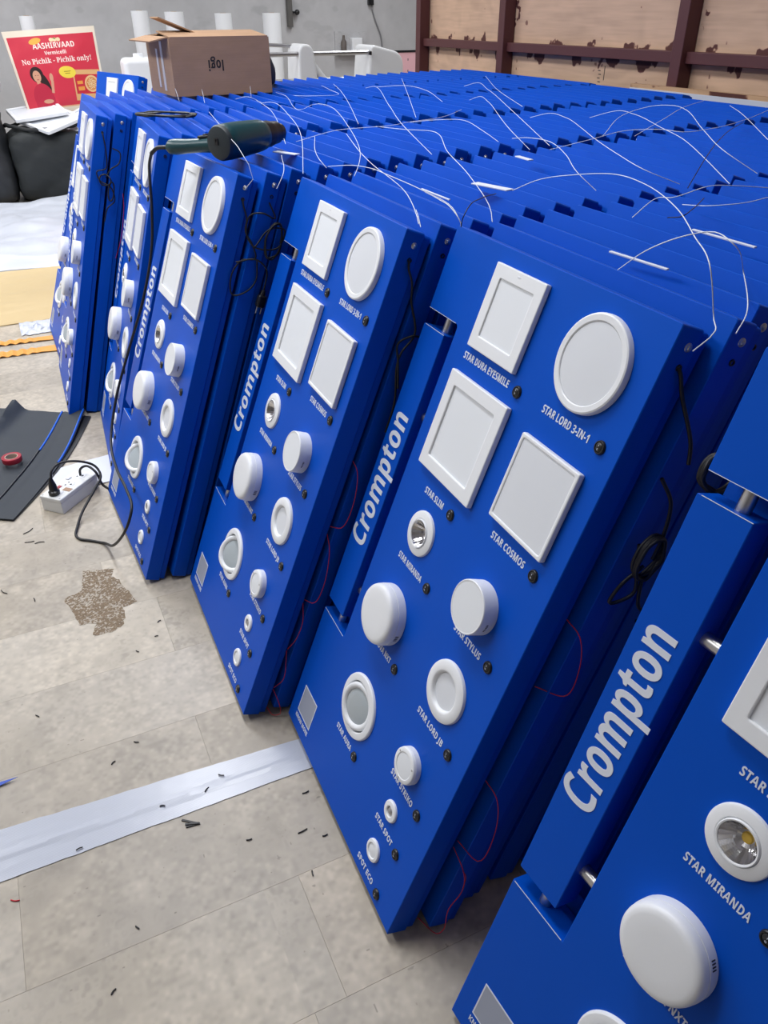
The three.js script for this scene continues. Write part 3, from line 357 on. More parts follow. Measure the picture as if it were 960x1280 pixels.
// ---------------------------------------------------------------- heat gun with its cord
{
  const t = thing('heat_gun', 'dark green heat gun lying on the blue boards, cord hanging down', 'heat gun');
  const grn = phys({ color: new THREE.Color().setRGB(0.006, 0.05, 0.06), roughness: 0.32 }), dark = phys({ color: new THREE.Color().setRGB(0.022, 0.032, 0.038), roughness: 0.5 }), noz = std({ color: new THREE.Color().setRGB(0.035, 0.03, 0.032), roughness: 0.4, metalness: 0.6 });
  const bodyG = group('barrel', t); const A = V(-0.735, 1.193, 0.152), B = V(-0.865, 1.196, -0.058), d = B.clone().sub(A).normalize();
  const q = new THREE.Quaternion().setFromUnitVectors(V(0, 0, 1), d); bodyG.quaternion.copy(q); bodyG.position.copy(A);
  mesh('housing', lathe([[0.040, 0.0], [0.0435, 0.004], [0.0445, 0.03], [0.044, 0.07], [0.042, 0.115], [0.040, 0.15], [0.037, 0.165], [0.030, 0.170]], 40, 0.8), grn, bodyG);
  mesh('rear_cap', lathe([[0, -0.010], [0.030, -0.010], [0.040, -0.007], [0.0435, 0.0], [0.0435, 0.006]], 40, 0.6), dark, bodyG);
  mesh('slide_switch', merge([box(0.012, 0.016, 0.003, 0.004, 0.004, -0.0108), box(0.005, 0.006, 0.004, 0.006, 0.007, -0.0122)]), M.black, bodyG);
  mesh('nozzle', lathe([[0.033, 0.165], [0.034, 0.19], [0.031, 0.2], [0.029, 0.225], [0.024, 0.23], [0.021, 0.246], [0.017, 0.246], [0.017, 0.235]], 28, 0.6), noz, bodyG);
  const H0 = V(-0.765, 1.186, 0.142), H1 = V(-0.90, 1.170, 0.262);
  const hd = H1.clone().sub(H0), hg = lathe([[0, 0], [0.022, 0.0], [0.024, 0.02], [0.021, 0.06], [0.021, 0.11], [0.024, 0.145], [0.022, 0.165], [0.012, 0.176], [0, 0.178]], 24, 0.9).scale(1, 0.85, 1);
  const hm = mesh('handle', hg, grn, t); hm.position.copy(H0); hm.quaternion.setFromUnitVectors(V(0, 0, 1), hd.clone().normalize());
  const tr = mesh('trigger', merge([box(0.018, 0.006, 0.034, 0, 0.021, 0.05, 0.002), box(0.008, 0.006, 0.014, 0, 0.0245, 0.045, 0.002)]), M.black, t); tr.position.copy(hm.position); tr.quaternion.copy(hm.quaternion);
  mesh('cord_sleeve', tube([[-0.896, 1.170, 0.262], [-0.925, 1.166, 0.283], [-0.945, 1.15, 0.298]], 0.0055, 10, 10), M.black, t);
  mesh('power_cord', tube([[-0.942, 1.155, 0.296], [-0.985, 1.12, 0.300], [-1.06, 1.05, 0.295], [-1.11, 0.96, 0.295], [-1.099, 0.86, 0.315], [-1.082, 0.72, 0.366], [-1.131, 0.54, 0.436], [-1.145, 0.37, 0.508], [-1.07, 0.252, 0.560], [-0.902, 0.230, 0.572], [-0.748, 0.232, 0.566], [-0.652, 0.222, 0.568], [-0.632, 0.175, 0.592], [-0.72, 0.06, 0.640], [-0.83, 0.006, 0.668], [-0.872, 0.005, 0.715], [-0.884, 0.005, 0.732], [-0.915, 0.005, 0.745], [-0.965, 0.006, 0.735], [-1.033, 0.02, 0.707], [-1.099, 0.06, 0.649], [-1.133, 0.09, 0.617], [-1.164, 0.12, 0.629], [-1.168, 0.150, 0.686], [-1.163, 0.156, 0.742], [-1.142, 0.145, 0.770], [-1.130, 0.122, 0.778]], 0.0045, 260, 8), M.cord, t);
  const pl = mesh('cord_plug', merge([lathe([[0, 0], [0.019, 0], [0.0195, 0.012], [0.015, 0.016], [0.013, 0.036], [0.008, 0.054], [0.0055, 0.066], [0, 0.066]], 20, 0.6).rotateX(-Math.PI / 2)]), M.black, t); pl.position.set(-1.127, 0.0605, 0.780); pl.rotation.z = 0.08;
}
{ const r = rng(61), pts = []; for (let i = 0; i <= 40; i++) { const a = i / 10 * 2 * Math.PI, k = 1 + 0.2 * (r() - 0.5); pts.push([-1.60 + 0.05 * Math.cos(a) * k + 0.07 * Math.sin(a) * k, 1.182 + 0.006 * (r() - 0.5), 0.115 + 0.020 * Math.cos(a) * k - 0.085 * Math.sin(a) * k]); }
  one('cord_coil', tube(pts, 0.0034, 200, 6), M.cord, 'black cord coil lying on the board tops left of the heat gun', 'cord'); }
// ---------------------------------------------------------------- socket strip
{
  const t = thing('power_strip', 'white extension socket box on the floor with a black plug in it', 'power strip');
  t.position.set(-1.18, 0, 0.728); t.rotation.y = -Math.PI / 4;
  const w = phys({ color: new THREE.Color().setRGB(0.72, 0.73, 0.72), roughness: 0.35 });
  mesh('housing', box(0.20, 0.045, 0.088, 0, 0.0225, 0, 0.003), w, t); mesh('cover', box(0.202, 0.016, 0.09, 0, 0.052, 0, 0.004), w, t);
  for (const x of [-0.065, 0.0, 0.065]) { const s = group('socket', t); s.position.set(x, 0.06, 0); mesh('face', lathe([[0, 0.0006], [0.019, 0.0006], [0.021, 0.0014], [0.0222, 0]], 28).rotateX(-Math.PI / 2), M.white, s); for (const [px, pz, r] of [[0, -0.01, 0.0042], [-0.0095, 0.006, 0.0034], [0.0095, 0.006, 0.0034]]) mesh('pin_hole', cyl(r, r, V(px, 0.0004, pz), V(px, 0.0012, pz), 12), M.slot, s); }
  mesh('rocker_switch', box(0.02, 0.006, 0.014, -0.0325, 0.062, 0.026, 0.002), M.white, t); mesh('pilot_lamp', box(0.026, 0.0022, 0.014, 0.033, 0.0608, 0.018, 0.001), std({ color: new THREE.Color().setRGB(0.38, 0.02, 0.04), roughness: 0.4 }), t); mesh('tan_tape', box(0.02, 0.0012, 0.03, 0.033, 0.0606, -0.022), std({ color: new THREE.Color().setRGB(0.42, 0.26, 0.17), roughness: 0.7 }), t);
  for (const [x, z] of [[-0.092, -0.036], [-0.092, 0.036], [0.092, -0.036], [0.092, 0.036]]) mesh('cover_screw', cyl(0.0035, 0.0035, V(x, 0.0598, z), V(x, 0.0608, z), 10), M.steel, t);
  mesh('supply_cord', tube([[-0.065, 0.06, 0.0], [-0.068, 0.085, -0.004], [-0.075, 0.10, -0.03], [-0.07, 0.085, -0.07], [-0.06, 0.04, -0.10], [-0.07, 0.022, -0.14], [-0.12, 0.02, -0.2]], 0.0045, 50, 8), M.cord, t);
}
// ---------------------------------------------------------------- floor tape, worn patch, sheets
const nz = nA;
M.film = phys({ color: new THREE.Color().setRGB(0.47, 0.50, 0.57), roughness: 0.3, clearcoat: 0.4, clearcoatRoughness: 0.2, bumpMap: texture(128, 128, (u, v, i, j) => { const k = (i % 8 < 4) !== (j % 8 < 4) ? 150 : 105; return [k, k, k]; }, false), bumpScale: 0.0004 });
M.film.bumpMap.repeat.set(14, 14);
one('floor_tape', sheet((s, t) => { const z = mix(0.30, 1.6, s), x0 = mix(0.222, 0.165, (z - 0.33) / 0.9) + 0.003 * (nz(s * 40, 3, 3) - 0.5), x1 = mix(0.313, 0.306, (z - 0.33) / 0.9) + 0.003 * (nz(s * 40, 9, 3) - 0.5), x = mix(x0, x1, t); const ridge = Math.exp(-(((t - 0.62 + 0.18 * s) / 0.05) ** 2)) * 0.003 * step(0.02, 0.12, s) * (1 - step(0.55, 0.8, s)); const waves = 0.0012 * Math.sin(t * 26) * step(0.42, 0.7, s); return V(x, 0.0016 + ridge + Math.max(0, waves) + 0.0008 * nz(s * 50, t * 12, 3), z); }, 160, 28, 0.0014), M.film, 'shiny white woven tape strip across the floor, lower left', 'tape');
{
  const worn = texture(512, 512, (u, v) => { const n = nB(u * 110, v * 110, 4), m = nC(u * 12, v * 12, 4), k = step(0.44, 0.54, n * 0.75 + m * 0.32), j = 0.9 + 0.3 * (nB(u * 160, v * 160, 2) - 0.5); return [mix(190, 134, k) * j, mix(180, 114, k) * j, mix(164, 90, k) * j]; });
  const s = new THREE.Shape(), P = [[-0.708, 0.753], [-0.69, 0.70], [-0.679, 0.662], [-0.64, 0.672], [-0.613, 0.655], [-0.54, 0.635], [-0.481, 0.622], [-0.47, 0.665], [-0.435, 0.665], [-0.395, 0.675], [-0.375, 0.705], [-0.373, 0.757], [-0.40, 0.76], [-0.43, 0.745], [-0.445, 0.79], [-0.50, 0.80], [-0.588, 0.818], [-0.605, 0.763], [-0.65, 0.758]], r = rng(77);
  P.forEach(([x, z], i) => { const [nx, nzz] = P[(i + 1) % P.length]; for (let k = 0; k < 5; k++) { const t = k / 5, jx = (r() - 0.5) * 0.008, jz = (r() - 0.5) * 0.008; const X = mix(x, nx, t) + jx, Z = mix(z, nzz, t) + jz; i + k ? s.lineTo(X, -Z) : s.moveTo(X, -Z); } });
  const g = new THREE.ExtrudeGeometry(s, { depth: 0.0006, bevelEnabled: false }).rotateX(-Math.PI / 2).translate(0, 0.0001, 0); const uv = g.attributes.uv; for (let i = 0; i < uv.count; i++) uv.setXY(i, uv.getX(i) * 2.2, uv.getY(i) * 2.2);
  mesh('worn_patch', g, std({ map: worn, roughness: 0.8 }), floor).userData.label = 'brown patch of torn floor covering';
}
{ // dark cloth with blue bound edge
  const R0 = V(-1.868, 0, 0.592), R1 = V(-1.105, 0, 0.93), D = V(-0.55, 0, 0.835).multiplyScalar(0.95);
  const t = thing('folded_cloth', 'dark grey coated cloth with blue bound edges on the floor', 'cloth');
  const top = (s, u) => { const p = R0.clone().lerp(R1, s), bow = 0.05 * Math.sin(s * Math.PI); p.addScaledVector(D, u); p.x += bow * 0.4; p.z -= bow * 0.5 * (1 - u); const fold = 0.05 * Math.exp(-(((u - 0.34 - 0.1 * s) / 0.03) ** 2)) * (1 - step(0.0, 0.6, s)) + 0.018 * Math.exp(-(((s - 0.30 + 0.4 * (u - 0.34)) / 0.05) ** 2)) * step(0.2, 0.5, u) + 0.006 * Math.exp(-(((u - 0.1) / 0.012) ** 2)); p.y = 0.008 + fold + 0.012 * nz(s * 7, u * 7, 3) * (0.3 + u) + 0.02 * (1 - step(0, 0.10, u)) * (1 - step(0, 0.5, s)); return p; };
  mesh('cloth', sheet(top, 60, 60, 0.003), std({ color: new THREE.Color().setRGB(0.028, 0.035, 0.045), roughness: 0.7 }), t);
  mesh('under_layer', sheet((s, u) => { const p = top(s, u * 0.25); p.y = 0.004 + 0.002 * nz(s * 9, u * 9, 2); p.x += 0.022 * (1 - s); p.z -= 0.018 * (1 - s); return p; }, 40, 8, 0.0025), std({ color: new THREE.Color().setRGB(0.02, 0.022, 0.026), roughness: 0.6 }), t);
  const blueM = std({ color: new THREE.Color().setRGB(0.01, 0.12, 0.62), roughness: 0.45 });
  const line = (u, s0, s1) => { const pts = []; for (let i = 0; i <= 14; i++) { const p = top(mix(s0, s1, i / 14), u); p.y += 0.003; pts.push(p); } return tube(pts, 0.004, 60, 6); };
  mesh('edge_binding', line(0.006, 0.0, 0.52), blueM, t); mesh('edge_binding', line(0.115, 0.0, 0.42), blueM, t);
  mesh('seam_line', line(0.118, 0.42, 0.86), M.black, t);
}
{ const t = thing('tape_roll', 'small red tape roll lying on the dark cloth', 'tape roll'); t.position.set(-1.52, 0.026, 0.905); mesh('tape', lathe([[0.024, 0], [0.036, 0], [0.0365, 0.001], [0.0365, 0.019], [0.036, 0.02], [0.024, 0.02]], 36).rotateX(-Math.PI / 2), std({ color: new THREE.Color().setRGB(0.34, 0.012, 0.03), roughness: 0.35 }), t); mesh('core', lathe([[0.0215, 0], [0.0238, 0], [0.0238, 0.0202], [0.0215, 0.0202], [0.0215, 0]], 32).rotateX(-Math.PI / 2), std({ color: new THREE.Color().setRGB(0.55, 0.42, 0.33), roughness: 0.8 }), t); }
one('paper_sheet', sheet((s, t) => { const p = V(mix(-1.46, -1.25, s), 0, mix(0.53, 0.78, t)); p.x += 0.04 * t; p.y = 0.0025 + 0.004 * nz(s * 5 + 2, t * 5, 3); return p; }, 16, 16, 0.001), std({ color: new THREE.Color().setRGB(0.66, 0.68, 0.74), roughness: 0.5 }), 'flat whitish film sheet on the floor behind the socket box', 'sheet');
M.wrap = phys({ color: new THREE.Color().setRGB(0.58, 0.61, 0.68), roughness: 0.35 });
one('plastic_sheet', sheet((s, t) => { const p = V(mix(-6.60, -4.42, s), 0, mix(-0.6, 2.2, t)); const e = step(0, 0.04, s) * step(0, 0.06, 1 - s); p.y = 0.004 + (0.03 + 0.16 * nz(s * 5, t * 5, 4) * nz(s * 3 + 7, t * 9, 3) + 0.05 * Math.abs(nz(s * 9, t * 9, 3) - 0.5)) * e; p.x += 0.12 * (nz(t * 6, 4, 2) - 0.5); return p; }, 70, 70, 0.003), M.wrap, 'large crumpled white plastic sheet covering the floor at left', 'plastic sheet');
one('plastic_sheet', sheet((s, t) => { const p = V(mix(-4.40, -3.27, s), 0, mix(0.02, 2.0, t)); p.y = 0.004 + 0.018 * Math.abs(nz(s * 6, t * 5, 4) - 0.45) + 0.008 * Math.max(0, Math.sin(s * 9 + nz(t * 4, 1, 2) * 4)); p.x += 0.03 * (nz(t * 5, 8, 2) - 0.5); return p; }, 60, 60, 0.004), phys({ color: new THREE.Color().setRGB(0.62, 0.47, 0.24), roughness: 0.4 }), 'creased pale yellow plastic sheet on the floor at left', 'plastic sheet');
const strapM = phys({ color: new THREE.Color().setRGB(0.80, 0.36, 0.06), roughness: 0.35 });
[[-2.957, 'orange corrugated strap nearer the yellow sheet', 0.060], [-2.77, 'orange corrugated strap further from the yellow sheet, wider', 0.075]].forEach(([x, l, w], k) => one('corrugated_strap', sheet((s, t) => { const z = mix(0.585, 1.75, s); return V(x + 0.02 * Math.sin(z * 4 + k) + (t - 0.5) * w * (1 + 0.25 * (1 - step(0, 0.1, s)) * k), 0.006 + 0.004 * Math.sin(s * 150) * step(0.08, 0.16, s) + 0.004 * nz(s * 20, t * 3 + k, 2), z); }, 240, 6, 0.002), strapM, l, 'strap'));
one('crumpled_paper', sheet((s, t) => { const p = V(mix(-3.28, -3.05, s), 0, mix(0.60, 0.78, t)); p.x += 0.04 * (nz(t * 8, s * 8, 2) - 0.5); p.y = 0.005 + 0.07 * Math.abs(nz(s * 4 + 3, t * 4, 3) - 0.45) * step(0, 0.2, s) * step(0, 0.2, 1 - s); return p; }, 18, 18, 0.0012), M.wrap, 'small crumpled white paper between yellow sheet and orange straps', 'paper');
one('blue_scrap', sheet((s, t) => V(0.052 + 0.02 * (t - 0.5) * (1 - s), 0.002 + 0.006 * s, mix(1.06, 0.985, s)), 8, 2, 0.001), std({ color: new THREE.Color().setRGB(0.02, 0.08, 0.5), roughness: 0.5 }), 'small blue scrap on the floor at the left photo edge', 'scrap');

// wire offcuts
{
  const r = rng(41), F = [[0.335, 0.654, 0.03, 0.7], [0.337, 0.66, 0.028, 0.35]];
  one('wire_offcut', merge([box(0.036, 0.003, 0.004, 0.333, 0.0015, 0.655).translate(-0.333, 0, -0.655).rotateY(0.9).translate(0.333, 0, 0.655), box(0.03, 0.003, 0.004).rotateY(1.45).translate(0.345, 0.0016, 0.65), box(0.03, 0.003, 0.004).rotateY(1.25).translate(0.342, 0.0036, 0.651)]), M.cord, 'forked black cable offcut beside the white floor tape', 'offcut');
  const spots = [[0.37, 0.40, 0.016], [0.46, 0.44, 0.022], [0.49, 0.40, 0.012], [0.43, 0.55, 0.012], [0.10, 0.78, 0.012], [0.06, 0.72, 0.012], [0.56, 0.455, 0.012], [-0.13, 0.93, 0.012], [0.27, 0.60, 0.014], [0.245, 0.56, 0.014], [0.30, 0.88, 0.014], [0.27, 0.70, 0.012], [-0.93, 0.86, 0.03], [-0.62, 0.90, 0.018], [-0.70, 0.98, 0.03], [-0.36, 0.58, 0.012], [-0.30, 0.60, 0.01], [-0.26, 0.66, 0.01], [-0.95, 0.89, 0.03], [0.52, 0.80, 0.01], [0.62, 0.86, 0.012], [0.66, 0.98, 0.010], [-1.02, 0.89, 0.04]];
  for (const [x, z, l] of spots) { const m = one('wire_offcut', tube([[-l / 2, 0.0018, 0], [0, 0.0022, l * 0.08 * (r() - 0.5) * 4], [l / 2, 0.0018, 0]], 0.0014, 6, 5), M.cord, 'tiny black wire offcut scattered on the beige floor', 'offcut', 'black wire offcuts on the floor'); m.position.set(x, (x > 0.2 && x < 0.31) ? 0.003 : 0, z); m.rotation.y = r() * 3.1; }
  for (const [x, z] of [[0.36, 1.01], [0.80, 0.62]]) { const m = one('wire_offcut', tube([[-0.009, 0.0014, 0], [0, 0.0016, 0.002], [0.009, 0.0014, 0]], 0.0013, 6, 5), M.redWire, 'tiny red wire offcut on the floor', 'offcut', 'red wire offcuts on the floor'); m.position.set(x, 0, z); m.rotation.y = 1.1; }
}
// ---------------------------------------------------------------- cardboard box on the stacks
{
  const t = thing('cardboard_box', 'brown open-flapped cardboard box standing on the blue board stacks', 'box');
  const Wd = 0.45, Dp = 0.39, Ht = 0.218, card = texture(256, 256, (u, v) => { const k = 1 + 0.10 * (nA(u * 6, v * 6, 4) - 0.5) + 0.05 * (nB(u * 4, v * 120, 2) - 0.5); return [168 * k, 134 * k, 104 * k]; });
  const cm = std({ map: card, roughness: 0.85 }); const th = 0.005;
  t.position.set(-2.367, 1.172, -0.088); t.rotation.y = Math.atan2(0.998, -0.061); // local +x runs along the printed face
  const inwards = -1;
  mesh('side_panel', box(Wd, Ht, th, Wd / 2, Ht / 2, inwards * 0 - th / 2), cm, t).userData.label = 'printed front panel';
  mesh('side_panel', box(Wd, Ht, th, Wd / 2, Ht / 2, -Dp + th / 2), cm, t);
  mesh('side_panel', box(th, Ht, Dp - 2 * th, th / 2, Ht / 2, -Dp / 2), cm, t); mesh('side_panel', box(th, Ht, Dp - 2 * th, Wd - th / 2, Ht / 2, -Dp / 2), cm, t);
  mesh('bottom_panel', box(Wd - 2 * th, th, Dp - 2 * th, Wd / 2, th / 2, -Dp / 2), cm, t);
  mesh('top_flap', box(Wd - 0.01, th, 0.20, 0, 0, -0.10).rotateX(0.10).translate(Wd / 2, Ht + 0.002, 0), cm, t);
  mesh('top_flap', box(Wd - 0.01, th, 0.20, 0, 0, 0.10).rotateX(-0.05).translate(Wd / 2, Ht + 0.002, -Dp), cm, t);
  mesh('top_flap', box(0.08, th, Dp - 0.03, -0.04, 0, 0).rotateZ(0.2).translate(0, Ht + 0.003, -Dp / 2), cm, t);
  mesh('top_flap', box(0.17, th, Dp - 0.26, 0.085, 0, 0).rotateZ(Math.PI - 0.36).translate(Wd * 0.36, Ht + 0.014, -Dp / 2), cm, t);
  mesh('packing_tape', merge([box(0.0012, 0.19, 0.035, -0.0008, 0.11, -0.14), box(0.0012, 0.15, 0.03, -0.0008, 0.10, -0.22)]), std({ color: new THREE.Color().setRGB(0.62, 0.58, 0.55), roughness: 0.4 }), t);
  mesh('printed_word', lettering('logi', 0.068, 0.040, 0.0008).clone().rotateZ(Math.PI).translate(Wd / 2 + 0.005, 0.135, 0.0002), std({ color: new THREE.Color().setRGB(0.022, 0.018, 0.015), roughness: 0.8 }), t);
}
// dark bag beside the box
one('dark_bag', (() => { const g = new THREE.SphereGeometry(1, 24, 16), p = g.attributes.position; for (let i = 0; i < p.count; i++) { const x = p.getX(i), y = p.getY(i), z = p.getZ(i), k = 1 + 0.18 * (nz(x * 3 + 5, y * 3 + z * 2, 3) - 0.5); p.setXYZ(i, x * 0.10 * k, (Math.max(y, -0.55) + 0.55) * 0.125 * k, z * 0.075 * (1.1 - 0.35 * y) * k); } g.computeVertexNormals(); return g; })(), std({ color: new THREE.Color().setRGB(0.02, 0.03, 0.032), roughness: 0.7 }), 'dark cloth bag slumped on the boards behind the cardboard box', 'bag').position.set(-2.86, 1.175, -0.62);

// ---------------------------------------------------------------- background at left
const blob = (seed, w, h, d, rough, top) => { const g = new THREE.SphereGeometry(1, 48, 40), p = g.attributes.position; for (let i = 0; i < p.count; i++) { let x = p.getX(i), y = p.getY(i), z = p.getZ(i); const sq = 1 / Math.pow(Math.pow(Math.abs(x), 6) + Math.pow(Math.abs(y), 6) + Math.pow(Math.abs(z), 6), 1 / 6); x *= sq; y *= sq; z *= sq; const k = 1 + rough * (nz(x * 2.2 + seed, y * 2.2 + z * 1.7 + seed, 4) - 0.5) + rough * 0.5 * (Math.abs(nz(x * 6 + z * 5, y * 6 + seed, 3) - 0.5) - 0.1); const nar = mix(1, top, (y + 1) / 2); p.setXYZ(i, x * w / 2 * k * nar, (Math.max(-1, y * k) + 1) * h / 2, z * d / 2 * k * nar); } g.computeVertexNormals(); return g; };
M.bagBlack = phys({ color: new THREE.Color().setRGB(0.022, 0.024, 0.027), roughness: 0.42 });
{
  const t = thing('black_sack', 'open black cloth sack holding white light panels at the left', 'sack'); t.position.set(-7.0, 0, 0.19);
  mesh('sack_body', blob(3, 0.62, 0.60, 0.66, 0.22, 1.06), std({ color: new THREE.Color().setRGB(0.022, 0.026, 0.028), roughness: 0.75 }), t);
  mesh('sack_rim', (() => { const pts = []; for (let i = 0; i <= 24; i++) { const a = i / 24 * 2 * Math.PI; pts.push([0.30 * Math.cos(a), 0.60 + 0.05 * nz(i * 0.6, 2, 2), 0.33 * Math.sin(a)]); } return tube(pts, 0.016, 60, 8); })(), std({ color: new THREE.Color().setRGB(0.02, 0.022, 0.024), roughness: 0.75 }), t);
  const sk = one('black_sack', blob(9, 0.8, 0.88, 0.58, 0.25, 0.92), M.bagBlack, 'shiny black bin bag cut by the left photo edge', 'sack'); sk.position.set(-7.1, 0, 0.81);
  const c = one('clear_bag', blob(14, 0.5, 0.5, 0.5, 0.35, 0.6), phys({ color: new THREE.Color().setRGB(0.62, 0.62, 0.66), roughness: 0.3 }), 'crumpled pale plastic bag left of the red printed banner', 'bag'); c.position.set(-7.04, 0.89, 0.72);
  const panel = (w, x, y, z, rx, ry, rz, l) => { const g = thing('light_panel', l, 'light panel', 'white light panels in the sack'); g.position.set(x, y, z); g.rotation.set(rx, ry, rz); const s = rectShape(-w / 2, -w / 2, w / 2, w / 2, 0.02); s.holes.push(rectShape(-w / 2 + 0.03, -w / 2 + 0.03, w / 2 - 0.03, w / 2 - 0.03, 0.01)); mesh('frame', extrude(s, 0.03, 0.004).rotateX(-Math.PI / 2), M.white, g); mesh('diffuser', box(w - 0.058, 0.012, w - 0.058, 0, 0.012, 0), M.diffuserGrey, g); };
  panel(0.42, -6.86, 0.66, 0.12, 0.25, 0.5, -0.30, 'white square light panel at the front of the black sack');
  panel(0.46, -7.05, 0.71, 0.22, 0.1, 0.1, -0.12, 'white light panel lying flat at the back of the sack');
  panel(0.40, -6.92, 0.66, -0.18, 0.45, -0.3, -0.25, 'white light panel sticking out beside the blue boards');
}
{ // printed red pack
  const c = document.createElement('canvas'); c.width = 1024; c.height = 880; const x = c.getContext('2d');
  x.fillStyle = '#f3e7d3'; x.fillRect(0, 0, 1024, 880); x.fillStyle = '#d8384c'; x.fillRect(28, 62, 968, 730); x.fillStyle = '#efb98a'; x.fillRect(28, 780, 968, 14);
  x.textAlign = 'center'; x.fillStyle = '#fff4ea'; x.font = 'bold 78px sans-serif'; x.fillText('AASHIRVAAD', 520, 190); x.font = 'bold 52px sans-serif'; x.fillText('Vermicelli', 520, 252); x.font = 'bold 70px serif'; x.fillText('No Pichik - Pichik only!', 520, 335);
  x.fillStyle = '#f2b54a'; x.beginPath(); x.ellipse(320, 112, 70, 30, -0.2, 0, 7); x.fill(); x.fillStyle = '#f6e3b4'; for (const dx of [-40, 0, 40]) { x.beginPath(); x.ellipse(545 + dx, 108, 24, 20, 0, 0, 7); x.fill(); } x.fillStyle = '#6aa14a'; x.beginPath(); x.ellipse(545, 96, 14, 8, 0.4, 0, 7); x.fill();
  x.fillStyle = '#2a1a18'; x.beginPath(); x.ellipse(235, 440, 75, 80, 0, 0, 7); x.fill(); x.beginPath(); x.ellipse(310, 540, 45, 120, -0.3, 0, 7); x.fill(); // figure of a woman
  x.fillStyle = '#d9a183'; x.beginPath(); x.ellipse(232, 458, 46, 60, 0, 0, 7); x.fill(); x.fillRect(212, 505, 40, 40); x.fillStyle = '#c22a44'; x.beginPath(); x.ellipse(250, 680, 120, 150, 0, 0, 7); x.fill(); x.fillRect(135, 680, 240, 110); x.fillStyle = '#d9a183'; x.beginPath(); x.ellipse(395, 480, 22, 44, 0.1, 0, 7); x.fill(); x.save(); x.translate(385, 570); x.rotate(0.2); x.fillRect(-16, -60, 32, 130); x.restore(); x.beginPath(); x.ellipse(290, 720, 60, 22, 0, 0, 7); x.fill();
  x.fillStyle = '#6b2a22'; x.fillRect(212, 445, 14, 5); x.fillRect(240, 445, 14, 5); x.fillStyle = '#b4394a'; x.fillRect(222, 488, 24, 7);
  x.fillStyle = '#e8b67c'; x.beginPath(); x.moveTo(660, 420); x.lineTo(990, 440); x.lineTo(980, 760); x.lineTo(640, 740); x.closePath(); x.fill(); x.fillStyle = '#cf2f3f'; x.beginPath(); x.moveTo(672, 470); x.lineTo(985, 490); x.lineTo(976, 690); x.lineTo(662, 672); x.closePath(); x.fill();
  x.fillStyle = '#f0c58e'; x.beginPath(); x.arc(870, 580, 88, 0, 7); x.fill(); x.fillStyle = '#d98e4e'; x.beginPath(); x.arc(870, 580, 68, 0, 7); x.fill(); x.fillStyle = '#f3dcae'; for (let i = 0; i < 30; i++) { x.beginPath(); x.arc(870 + 55 * Math.cos(i * 2.4) * Math.sqrt(i / 30), 580 + 55 * Math.sin(i * 2.4) * Math.sqrt(i / 30), 7, 0, 7); x.fill(); } x.fillStyle = '#f0a24a'; x.fillRect(690, 540, 70, 34); x.fillRect(690, 600, 80, 40);
  x.fillStyle = '#f4dc4e'; x.beginPath(); x.ellipse(600, 440, 100, 62, 0.1, 0, 7); x.fill(); x.fillStyle = '#a08a2a'; x.fillRect(560, 428, 80, 8); x.fillRect(570, 448, 60, 8);
  const tex = new THREE.CanvasTexture(c); tex.colorSpace = THREE.SRGBColorSpace;
  const W = 0.80, H = 0.69, nx = 24, ny = 20, g = new THREE.BoxGeometry(W, H, 0.05, nx, ny, 2), p = g.attributes.position; for (let i = 0; i < p.count; i++) { const a = p.getX(i) / W * 2, b = p.getY(i) / H * 2, e = (1 - a * a) * (1 - b * b); p.setZ(i, p.getZ(i) * (0.35 + 1.0 * e) + 0.012 * (nz(a * 3 + 4, b * 3, 3) - 0.5)); p.setX(i, p.getX(i) * (1 - 0.10 * (1 - b) * 0.5)); } g.computeVertexNormals();
  const t = thing('printed_pack', 'large red printed food pack with a woman, standing behind the black sack', 'pack'); t.position.set(-7.22, 1.02, -0.06); t.rotation.set(-0.06, Math.PI / 2 + 0.05, 0.05, 'YXZ');
  mesh('pack', g, std({ map: tex, roughness: 0.4 }), t);
}
// stool under the pack keeps it up
{ const t = thing('carton', 'plain carton standing behind the black sack under the red pack', 'carton'); t.position.set(-7.56, 0, -0.06); mesh('carton_body', box(0.4, 0.66, 0.6, 0, 0.33, 0, 0.004), std({ color: new THREE.Color().setRGB(0.28, 0.18, 0.11), roughness: 0.85 }), t); mesh('tape', box(0.402, 0.05, 0.602, 0, 0.5, 0), M.diffuserGrey, t); }
// rolls of white material
[[-8.3, -1.06, 0.085, 1.50, 'tall white roll left of the cardboard box top'], [-8.35, -1.43, 0.10, 1.49, 'white roll just behind the cardboard box flap'], [-8.3, -1.95, 0.09, 1.475, 'white roll rising above the cardboard box centre'], [-8.3, -2.5, 0.10, 1.475, 'white roll right of the cardboard box'], [-8.1, -0.38, 0.10, 1.33, 'short white roll behind the red pack, right side'], [-8.3, 0.05, 0.07, 1.46, 'slim white roll behind the red pack, left side']].forEach(([x, z, r, h, l]) => { const t = thing('material_roll', l, 'roll', 'white material rolls'); t.position.set(x, 0, z); mesh('roll', lathe([[0.03, 0.002], [r, 0], [r, h], [0.03, h - 0.004]], 32).rotateX(-Math.PI / 2), M.white, t); mesh('core', lathe([[0.026, 0], [0.030, 0], [0.030, h + 0.004], [0.026, h + 0.004], [0.026, 0]], 20).rotateX(-Math.PI / 2), std({ color: new THREE.Color().setRGB(0.4, 0.3, 0.2), roughness: 0.85 }), t); });
{ const t = thing('white_canister', 'white plastic canister between the red pack and cardboard box', 'canister'); t.position.set(-6.78, 0, -0.72); mesh('canister_body', box(0.24, 1.145, 0.32, 0, 0.5725, 0, 0.05), M.white, t); mesh('cap', cyl(0.05, 0.045, V(0, 1.145, 0), V(0, 1.175, 0), 20), M.white, t); }
